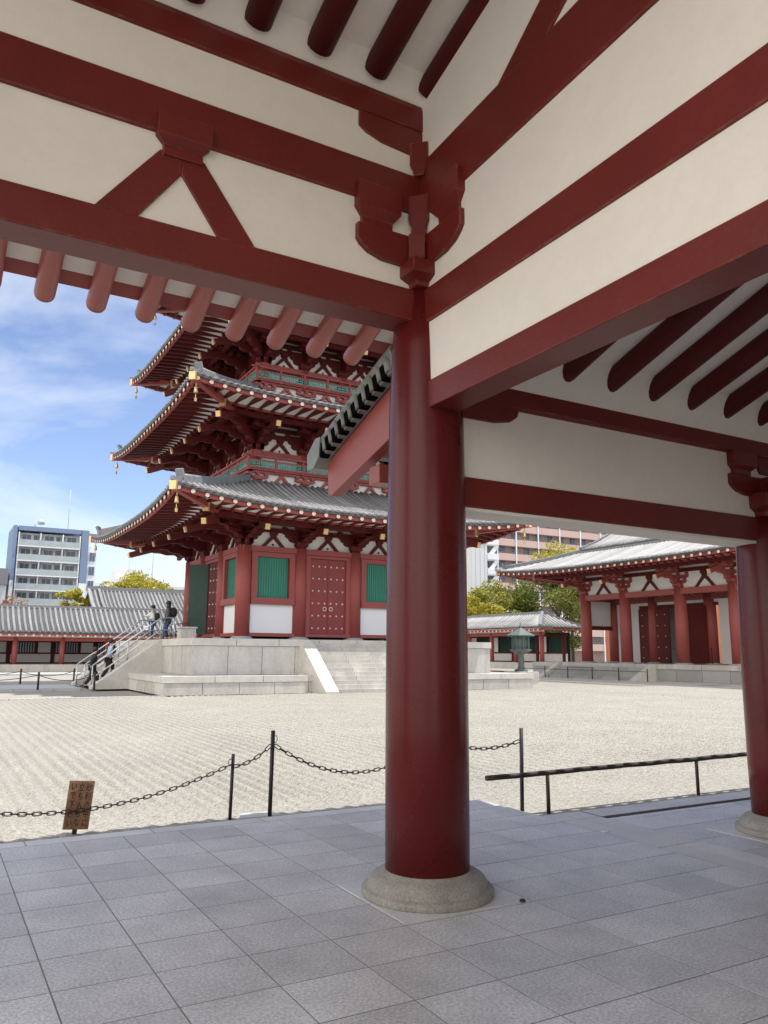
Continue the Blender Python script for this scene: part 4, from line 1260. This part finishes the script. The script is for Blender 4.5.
tree((54.5, 76, 0), 11.3, 4.4, 5.0, 'leaf_yellow', 16000, 'golden yellow tree behind the right cloister, nearest the big column', seed=2)
tree((60.0, 78, 0), 11.1, 4.7, 5.0, 'leaf_olive', 18000, 'olive and yellow broad tree behind the right cloister', seed=3)
tree((69.5, 76, 0), 15.0, 6.4, 6.6, 'leaf_green', 22000, 'dark green tree tucked under the left eave of the right hall', seed=4)
tree((85.0, 90, 0), 18.9, 7.5, 4.5, 'leaf_yellow', 7000, 'bright yellow treetop showing above the right hall roof before the flats', seed=5, leaf=.28)
tree((10.2, 88, 0), 8.4, 2.1, 2.4, 'leaf_yellow', 5000, 'yellow green round tree by the white apartment block, left', seed=6, leaf=.18)
tree((23.6, 116, 0), 12.9, 4.8, 2.4, 'leaf_yellow', 6000, 'wide yellow tree behind the rear hall roof, left of the pagoda', seed=7, leaf=.26)
tree((5.2, 96, 0), 7.4, 2.6, 1.6, 'leaf_rust', 2500, 'small rusty orange tree at the foot of the white apartment block', seed=8, leaf=.18)
tree((31.0, 112, 0), 12.6, 2.2, 2.6, 'leaf_olive', 3000, 'small olive tree just left of the pagoda corner column', seed=9, leaf=.24)

# ================================================================= FAR BUILDINGS
def win_grid(root, x0, x1, y, z0, z1, nx, nz, w, h, fm='apt_white', depth=.12, sgn=-1, name='window'):
    for j in range(nz):
        for i in range(nx):
            cx = x0+(x1-x0)*(i+.5)/nx; cz_ = z0+(z1-z0)*(j+.5)/nz
            f = MB().box(cx-w/2-.08, cx+w/2+.08, y-.10, y+.02, cz_-h/2-.08, cz_+h/2+.08)
            o = f.build(name, fm, root)
            g_ = MB().box(cx-w/2, cx-.03, y-.115, y-.105, cz_-h/2, cz_+h/2); g_.box(cx+.03, cx+w/2, y-.115, y-.105, cz_-h/2, cz_+h/2)
            g_.build('pane', 'glass_dark', o)
# white and blue apartment block (left)
A1 = thing('apartment_block', (7.1, 130, -.12), 'white apartment block with blue end walls and glass balconies on the left', 'apartment building')
W1, Ht = 10.9, 20.9; fl_h = 2.28
mb = MB(); mb.box(.6, W1-.9, 1.2, 9, 0, Ht-.9); mb.build('wall', 'apt_white', A1)
mb = MB(); mb.box(0, .55, -.3, 9.2, 12.3, Ht); mb.box(.7, W1-.9, -.28, .4, Ht-.7, Ht); mb.box(W1-.8, W1+.3, -.3, 2.2, 12.3, Ht); mb.box(.7, W1, .4, 9.2, Ht-.2, Ht-.02); mb.build('blue_frame', 'apt_blue', A1)
mb = MB(); mb.box(0, .55, -.3, 9.2, 0, 12.3); mb.box(W1-.8, W1+.3, -.3, 2.2, 0, 12.3); mb.box(W1+.3, W1+1.7, -.1, 9.5, 0, Ht-2.6); mb.build('end_wall', 'apt_white', A1)
for k in range(8):
    z = Ht-3.1-k*fl_h
    MB().box(.72, W1-.96, -.6, 1.2, z-.16, z).build('balcony_slab', 'apt_white', A1)
    MB().box(.9, W1-1.2, -.55, -.5, z+.02, z+.95).build('balcony_glass', 'glass_rail', A1)
    mb = MB()
    for x in (.75, 3.9, 7.2, W1-1.1): mb.box(x, x+.16, -.4, 1.2, z, z+fl_h-.17)
    mb.build('partition', 'apt_white', A1)
win_grid(A1, 1.2, W1-1.3, 1.2, Ht-3.1-7*fl_h, Ht-3.1+fl_h, 5, 8, 1.3, 1.5)
win_grid(A1, W1+.35, W1+1.65, -.1, Ht-3.1-6*fl_h, Ht-3.1, 1, 6, .8, 1.3, 'apt_blue_light')
mb = MB(); mb.tube([(3.3, 3, Ht), (3.3, 3, Ht+1.4)], .12, 6); mb.lathe([(.5, Ht+.9), (.6, Ht+1.3), (.2, Ht+1.7)], (4.2, 3, 0), 10); mb.tube([(8.3, 3, Ht), (8.3, 3, Ht+7)], .05, 5); mb.build('roof_mast', 'apt_grey', A1)
# low buildings at far left
A2 = thing('low_building', (-12, 125, -.12), 'low grey building with dark flat roof at the left edge of the photo', 'building')
MB().box(0, 18.3, 0, 10, 0, 11.2).build('wall', 'apt_grey', A2); MB().box(-.3, 18.5, -.4, 10, 11.2, 13.6).build('roof', 'far_dark', A2)
win_grid(A2, 8, 18, 0, 2, 11, 4, 3, 1.2, 1.4)
# white blocks on the skyline between
A3 = thing('office_building', (26.5, 150, -.12), 'pale white flat roofed building with roof tanks on the skyline left of the pagoda', 'building')
mb = MB(); mb.box(0, 9, 0, 8, 0, 15.2); mb.box(.4, 3.4, 1, 6, 15.2, 17.0); mb.box(5.5, 8.6, 1, 6, 15.2, 16.0); mb.build('wall', 'apt_white', A3)
mb = MB().lathe([(.9, 15.2), (.9, 16.6), (.3, 17)], (4.4, 2, 0), 10); mb.tube([(7.5, 2, 16), (7.5, 2, 24)], .06, 5); mb.tube([(3, 2, 17), (3, 2, 20)], .05, 5); mb.build('roof_mast', 'apt_grey', A3)
win_grid(A3, .6, 8.6, 0, 6, 15, 4, 3, 1.2, 1.2)
A4 = thing('office_building', (36, 160, -.12), 'long low beige building on the skyline behind the pagoda stairs', 'building')
mb = MB(); mb.box(-12, 14, 0, 8, 0, 14.3); mb.build('wall', 'apt_grey', A4); MB().box(-12.3, 14.3, -.3, 8.3, 14.3, 14.9).build('parapet', 'apt_white', A4)
win_grid(A4, -11, 13, 0, 8, 14, 9, 2, 1.5, 1.2)
A5 = thing('apartment_block', (41.2, 140, -.12), 'brownish pink tower half hidden behind the pagoda on its left', 'apartment building')
MB().box(0, 14, 0, 10, 0, 29).build('wall', 'apt_pink', A5)
win_grid(A5, .3, 13.5, 0, 4, 28, 5, 8, 1.4, 1.3)
for k in range(8): MB().box(-.5, 14, -.7, 0, 4.0+k*3, 4.9+k*3).build('balcony', 'apt_white', A5)
# pink apartment slab (right)
A6 = thing('apartment_block', (95.5, 122, -.12), 'long pink apartment block with white stair tower and rows of balconies on the right', 'apartment building')
mb = MB(); mb.box(0, 46, 1.5, 14, 0, 29.6); mb.build('wall', 'apt_brown', A6)
for k in range(9):
    z = 2.6+k*3.0
    MB().box(.2, 46, -.1, .15, z, z+1.15).build('balcony', 'apt_pink', A6)
    MB().box(.2, 46, -.1, 1.5, z-.25, z).build('balcony_slab', 'apt_pink', A6)
win_grid(A6, .5, 45.5, 1.5, 3.6, 30.6, 14, 9, 1.6, 1.7, 'apt_grey')
mb = MB()
for i in range(8): mb.box(4.5+i*5.9, 4.75+i*5.9, -.25, -.1, 0, 29.6)
mb.build('drain_pipe', 'apt_white', A6)
MB().box(-.3, 46.3, -.3, 14.3, 29.6, 30.4).build('parapet', 'apt_pink', A6)
mb = MB()
for k in range(9):
    z = 2.2+k*3.0; mb.box(-3.0, -.2, -.6, -.4, z, z+1.2); mb.box(-3.2, -.1, -.4, 3, z-.2, z)
    mb.bar((-2.9, -.3, z-2.9), (-.4, -.3, z-.1), .3, .8)
for x in (-3.1, -.3): mb.box(x-.08, x+.12, -.35, 3.2, 0, 29.4)
mb.build('stair_tower', 'apt_white', A6)
MB().box(-9.5, -3.3, 2.5, 13, 0, 25.2).build('side_wing', 'apt_brown', A6)
win_grid(A6, -9.2, -3.6, 2.5, 2.8, 24.8, 2, 8, 1.8, 1.5)
A7 = thing('warehouse', (84.5, 116, -.12), 'tall pale white windowless panel building beside the pagoda eave on the right', 'building')
MB().box(0, 3.6, 0, 12, 0, 22.3).build('wall', 'sheet_white', A7); MB().box(-.15, 3.75, -.15, 12.2, 22.3, 22.9).build('roof', 'apt_grey', A7)
mb = MB()
for i in range(4): mb.box(i*1.03-.02+.01, i*1.03+.03, -.05, -.01, 0, 22.2)
mb.build('panel_seam', 'apt_grey', A7)
A8 = thing('small_shrine', (66.5, 92, -.12), 'small building with grey gabled roof between the trees on the right', 'building')
MB().box(0, 7, 0, 6, 0, 7.2).build('wall', 'apt_pink', A8)
mb = MB(); mb.prism([(-1, 7.0), (3, 10.6), (7, 7.0), (7, 6.8), (-1, 6.8)], 'x', -1, 8); mb.build('roof', 'tile_sheen', A8)
A9 = thing('brick_building', (72, 48, -.12), 'orange brick building seen through the open doors of the right hall', 'building')
MB().box(0, 10, -30, 22, 0, 14).build('wall', 'apt_orange', A9)
for j in range(4):
    for i in range(8):
        f = MB().box(-.1, .02, -24+i*5.5, -22.6+i*5.5, 1.4+j*3, 3.2+j*3).build('window', 'apt_white', A9)
        MB().box(-.12, -.105, -23.9+i*5.5, -22.7+i*5.5, 1.5+j*3, 3.1+j*3).build('pane', 'glass_dark', f)

# ================================================================= PEOPLE
def skin_obj(name, pts, edges, rad, m, parent, sub=1):
    me = bpy.data.meshes.new(name); me.from_pydata(pts, edges, []); me.materials.append(M[m])
    o = bpy.data.objects.new(name, me); C.objects.link(o); o.parent = parent
    sk = o.modifiers.new('Skin', 'SKIN'); sk.use_smooth_shade = True
    lay = me.skin_vertices[0].data
    for i, r_ in enumerate(rad): lay[i].radius = (r_, r_) if not isinstance(r_, tuple) else r_
    lay[0].use_root = True
    s_ = o.modifiers.new('Sub', 'SUBSURF'); s_.levels = sub; s_.render_levels = sub
    return o
def person(loc, rz, label, pose, top, legs, hairc='hair', sc_=1., skirt=False, vest=None, longhair=False, cap=False):
    p = thing('person', loc, label, 'person', rz=rz); p.scale = (sc_,)*3
    # local: faces +x, left side +y
    LF, RF, LH, RH, lean = pose['LF'], pose['RF'], pose['LH'], pose['RH'], pose.get('lean', 0)
    hip = Vector((0, 0, .92+pose.get('drop', 0))); chest = hip+Vector((lean, 0, .38)); neck = hip+Vector((lean*1.3, 0, .58)); head = neck+Vector((.03, 0, .16))
    def knee(h, f):
        m_ = (h+f)/2; d = max(0, .86-(f-h).length); return m_+Vector((.10+.3*d, 0, 0))
    def elbow(s, h): return (s+h)/2+Vector((-.07, 0, -.03))
    lh, rh = hip+Vector((0, .09, -.04)), hip+Vector((0, -.09, -.04))
    lf, rf = Vector(LF), Vector(RF)
    ls, rs_ = chest+Vector((0, .18, .12)), chest+Vector((0, -.18, .12))
    lw, rw = Vector(LH), Vector(RH)
    P_ = [hip, chest, neck, head, head+Vector((0, 0, .07)), lh, knee(lh, lf), lf+Vector((0, 0, .07)), lf+Vector((.14, 0, .02)), rh, knee(rh, rf), rf+Vector((0, 0, .07)), rf+Vector((.14, 0, .02)),
          ls, elbow(ls, lw), lw, rs_, elbow(rs_, rw), rw, lw+(lw-elbow(ls, lw)).normalized()*.10, rw+(rw-elbow(rs_, rw)).normalized()*.10]
    E_ = [(0, 1), (1, 2), (2, 3), (3, 4), (0, 5), (5, 6), (6, 7), (7, 8), (0, 9), (9, 10), (10, 11), (11, 12), (1, 13), (13, 14), (14, 15), (1, 16), (16, 17), (17, 18), (15, 19), (18, 20)]
    rad = [.12, .12, .055, .095, .085, .085, .06, .045, .04, .085, .06, .045, .04, .055, .045, .032, .055, .045, .032, .03, .03]
    skin_obj('body', P_, E_, rad, 'skin', p)
    # face
    mb = MB(); mb.lathe([(.004, -.035), (.016, -.015), (.008, .012)], tuple(head+Vector((.092, 0, .0))), 6); mb.build('nose', 'skin', p)
    mb = MB()
    for s in (-1, 1): mb.lathe([(.003, -.010), (.011, 0), (.003, .010)], tuple(head+Vector((.082, s*.032, .028))), 6)
    mb.build('eyes', 'hair', p)
    # clothes
    skin_obj('trousers', [hip+Vector((0, 0, .04)), lh, knee(lh, lf), lf+Vector((0, 0, .11)), rh, knee(rh, rf), rf+Vector((0, 0, .11))], [(0, 1), (1, 2), (2, 3), (0, 4), (4, 5), (5, 6)], [.165, .125, .10, .085, .125, .10, .085], legs, p)
    skin_obj('top', [hip+Vector((0, 0, -.02)), chest, neck-Vector((0, 0, .04)), ls, elbow(ls, lw), lw, rs_, elbow(rs_, rw), rw], [(0, 1), (1, 2), (1, 3), (3, 4), (4, 5), (1, 6), (6, 7), (7, 8)], [.175, .19, .08, .095, .078, .06, .095, .078, .06], top, p)
    if vest: skin_obj('vest', [hip+Vector((0, 0, .02)), chest, chest+Vector((0, 0, .13))], [(0, 1), (1, 2)], [.19, .205, .17], vest, p)
    hb = MB().lathe([(.07, -.075), (.108, -.03), (.120, .03), (.114, .075), (.085, .112), (.03, .130)], tuple(head+Vector((-.036, 0, .03))), 14)
    if longhair: hb.lathe([(.05, -.30), (.085, -.26), (.10, -.12), (.105, .02)], tuple(head+Vector((-.055, 0, .02))), 12)
    hb.build('hair', hairc, p, split=False)
    for f in (lf, rf):
        skin_obj('shoe', [f+Vector((-.05, 0, .045)), f+Vector((.15, 0, .035))], [(0, 1)], [.05, .042], 'cloth_black', p)
    return p
st_up = dict(LF=(.28, .09, .0), RF=(-.32, -.09, -.0), LH=(.22, .24, .95), RH=(-.02, -.25, .86), lean=.08, drop=-.02)
stand = dict(LF=(.02, .10, 0), RF=(-.02, -.10, 0), LH=(.10, .24, .86), RH=(.05, -.24, .86), lean=.0)
hold = dict(LF=(.03, .10, 0), RF=(-.02, -.10, 0), LH=(.34, .10, 1.22), RH=(.32, -.10, 1.22), lean=.01)
# climbing the left stair (towards +x)
person((3.72, 34.3, -.08), 0, 'person in a black coat stepping onto the foot of the left stairs', dict(LF=(.28, .09, .13), RF=(-.30, -.09, .0), LH=(.25, .2, 1.12), RH=(-.1, -.24, .95), lean=.07, drop=.0), 'cloth_black', 'cloth_black')
person((4.45, 34.5, .32), 0, 'person in dark vest, pale blue sleeves and black trousers climbing the left stairs', dict(LF=(.18, .09, .25), RF=(-.28, -.09, -.09), LH=(.25, .2, 1.05), RH=(.02, -.24, .98), lean=.06, drop=-.03), 'cloth_blue', 'cloth_black', vest='cloth_black')
person((6.62, 35.4, 2.10), math.radians(150), 'person in a white top and blue jeans with small pack at the stair head', hold, 'cloth_white', 'denim', sc_=.95)
person((7.25, 35.0, 2.10), math.radians(160), 'long haired person in a dark jacket and dark jeans at the stair head', stand, 'cloth_grey', 'denim_dark', longhair=True, sc_=1.06)
bp_ = thing('backpack', (7.50, 34.93, 3.22), 'black backpack worn by the long haired person at the stair head', 'backpack')
MB().lathe([(.05, 0), (.16, .05), (.19, .2), (.16, .40), (.06, .48)], n=12).build('bag', 'cloth_black', bp_); MB().tube([(-.12, .12, .05), (-.3, .12, .25), (-.12, .12, .45)], .02, 6).build('strap', 'cloth_black', bp_)
MB().tube([(-.12, -.12, .05), (-.3, -.12, .25), (-.12, -.12, .45)], .02, 6).build('strap', 'cloth_black', bp_)
bp_ = thing('backpack', (6.80, 35.28, 3.05), 'small dark backpack worn by the person in the white top', 'backpack')
MB().lathe([(.04, 0), (.12, .04), (.14, .18), (.11, .33), (.05, .38)], n=12).build('bag', 'cloth_black', bp_)

# ================================================================= CAMERA
yw, pt, rl = math.radians(29.6043), math.radians(10.0874), math.radians(.3931)
f_ = Vector((math.sin(yw)*math.cos(pt), math.cos(yw)*math.cos(pt), math.sin(pt)))
r0 = f_.cross(Vector((0, 0, 1))).normalized(); u0 = r0.cross(f_)
rt = r0*math.cos(rl)+u0*math.sin(rl); up = -r0*math.sin(rl)+u0*math.cos(rl)
cam = bpy.data.cameras.new('camera'); co = bpy.data.objects.new('camera', cam); C.objects.link(co)
mx = Matrix((rt, up, -f_)).transposed().to_4x4(); mx.translation = Vector((-3.005, -4.677, 1.55)); co.matrix_world = mx
cam.sensor_fit = 'VERTICAL'; cam.sensor_height = 36; cam.lens = 791.456/1024*36; cam.clip_end = 3000; cam.clip_start = .05
sc.camera = co

# ================================================================= LIGHT
SUN = Vector((.30, -.145, .88)).normalized()
el = math.asin(SUN.z); az = math.atan2(SUN.x, SUN.y)
sl = bpy.data.lights.new('sun', 'SUN'); sl.energy = 2.25; sl.angle = math.radians(.6); sl.color = (1, .955, .88)
so = bpy.data.objects.new('sun', sl); C.objects.link(so); so.rotation_euler = SUN.to_track_quat('Z', 'Y').to_euler()
w = bpy.data.worlds.new('World'); sc.world = w; w.use_nodes = True; t = w.node_tree; L = t.links
bg = t.nodes['Background']; bg.inputs[1].default_value = .095
sky = t.nodes.new('ShaderNodeTexSky'); sky.sky_type = 'NISHITA'; sky.sun_disc = False; sky.sun_elevation = el; sky.sun_rotation = az; sky.air_density = .75; sky.dust_density = .25; sky.ozone_density = 2.0
tc = t.nodes.new('ShaderNodeTexCoord'); mp = t.nodes.new('ShaderNodeMapping'); mp.inputs['Scale'].default_value = (1, 1, 2.6); mp.inputs['Location'].default_value = (.3, .1, 0)
L.new(tc.outputs['Generated'], mp.inputs[0])
no = t.nodes.new('ShaderNodeTexNoise'); no.inputs['Scale'].default_value = 2.2; no.inputs['Detail'].default_value = 7; no.inputs['Roughness'].default_value = .55; no.inputs['Distortion'].default_value = .4
L.new(mp.outputs[0], no.inputs['Vector'])
rp_ = ramp(t, [(.46, (0, 0, 0)), (.74, (.9, .9, .9))]); L.new(no.outputs['Fac'], rp_.inputs[0])
# unseen bright cloud bank added behind-left of the camera as fill; only wisps ahead
dt = t.nodes.new('ShaderNodeVectorMath'); dt.operation = 'DOT_PRODUCT'; dt.inputs[1].default_value = (-.93, -.36, .0)
L.new(tc.outputs['Generated'], dt.inputs[0])
mr = t.nodes.new('ShaderNodeMapRange'); mr.interpolation_type = 'SMOOTHSTEP'
mr.inputs['From Min'].default_value = .05; mr.inputs['From Max'].default_value = .55; L.new(dt.outputs['Value'], mr.inputs[0])
n2 = t.nodes.new('ShaderNodeTexNoise'); n2.inputs['Scale'].default_value = 3.1; n2.inputs['Detail'].default_value = 6; L.new(mp.outputs[0], n2.inputs['Vector'])
r2_ = ramp(t, [(.30, (.25, .25, .25)), (.55, (1, 1, 1))]); L.new(n2.outputs['Fac'], r2_.inputs[0])
mm = t.nodes.new('ShaderNodeMath'); mm.operation = 'MULTIPLY'; L.new(mr.outputs[0], mm.inputs[0]); L.new(r2_.outputs[0], mm.inputs[1])
tint = t.nodes.new('ShaderNodeMixRGB'); tint.blend_type = 'MULTIPLY'; tint.inputs[0].default_value = 1; L.new(sky.outputs[0], tint.inputs[1]); tint.inputs[2].default_value = (1.0, .91, .91, 1)
mx_ = t.nodes.new('ShaderNodeMixRGB'); L.new(rp_.outputs[0], mx_.inputs[0]); L.new(tint.outputs[0], mx_.inputs[1]); mx_.inputs[2].default_value = (4.7, 4.85, 5.05, 1)
mb_ = t.nodes.new('ShaderNodeMixRGB'); L.new(mm.outputs[0], mb_.inputs[0]); L.new(mx_.outputs[0], mb_.inputs[1]); mb_.inputs[2].default_value = (10.6, 10.0, 9.3, 1)
mx_ = mb_
L.new(mx_.outputs[0], bg.inputs[0])
sc.view_settings.view_transform = 'Standard'; sc.view_settings.look = 'None'; sc.view_settings.gamma = 1; sc.view_settings.exposure = 1.35
sc.cycles.max_bounces = 10; sc.cycles.diffuse_bounces = 6; sc.cycles.glossy_bounces = 4; sc.cycles.use_denoising = True
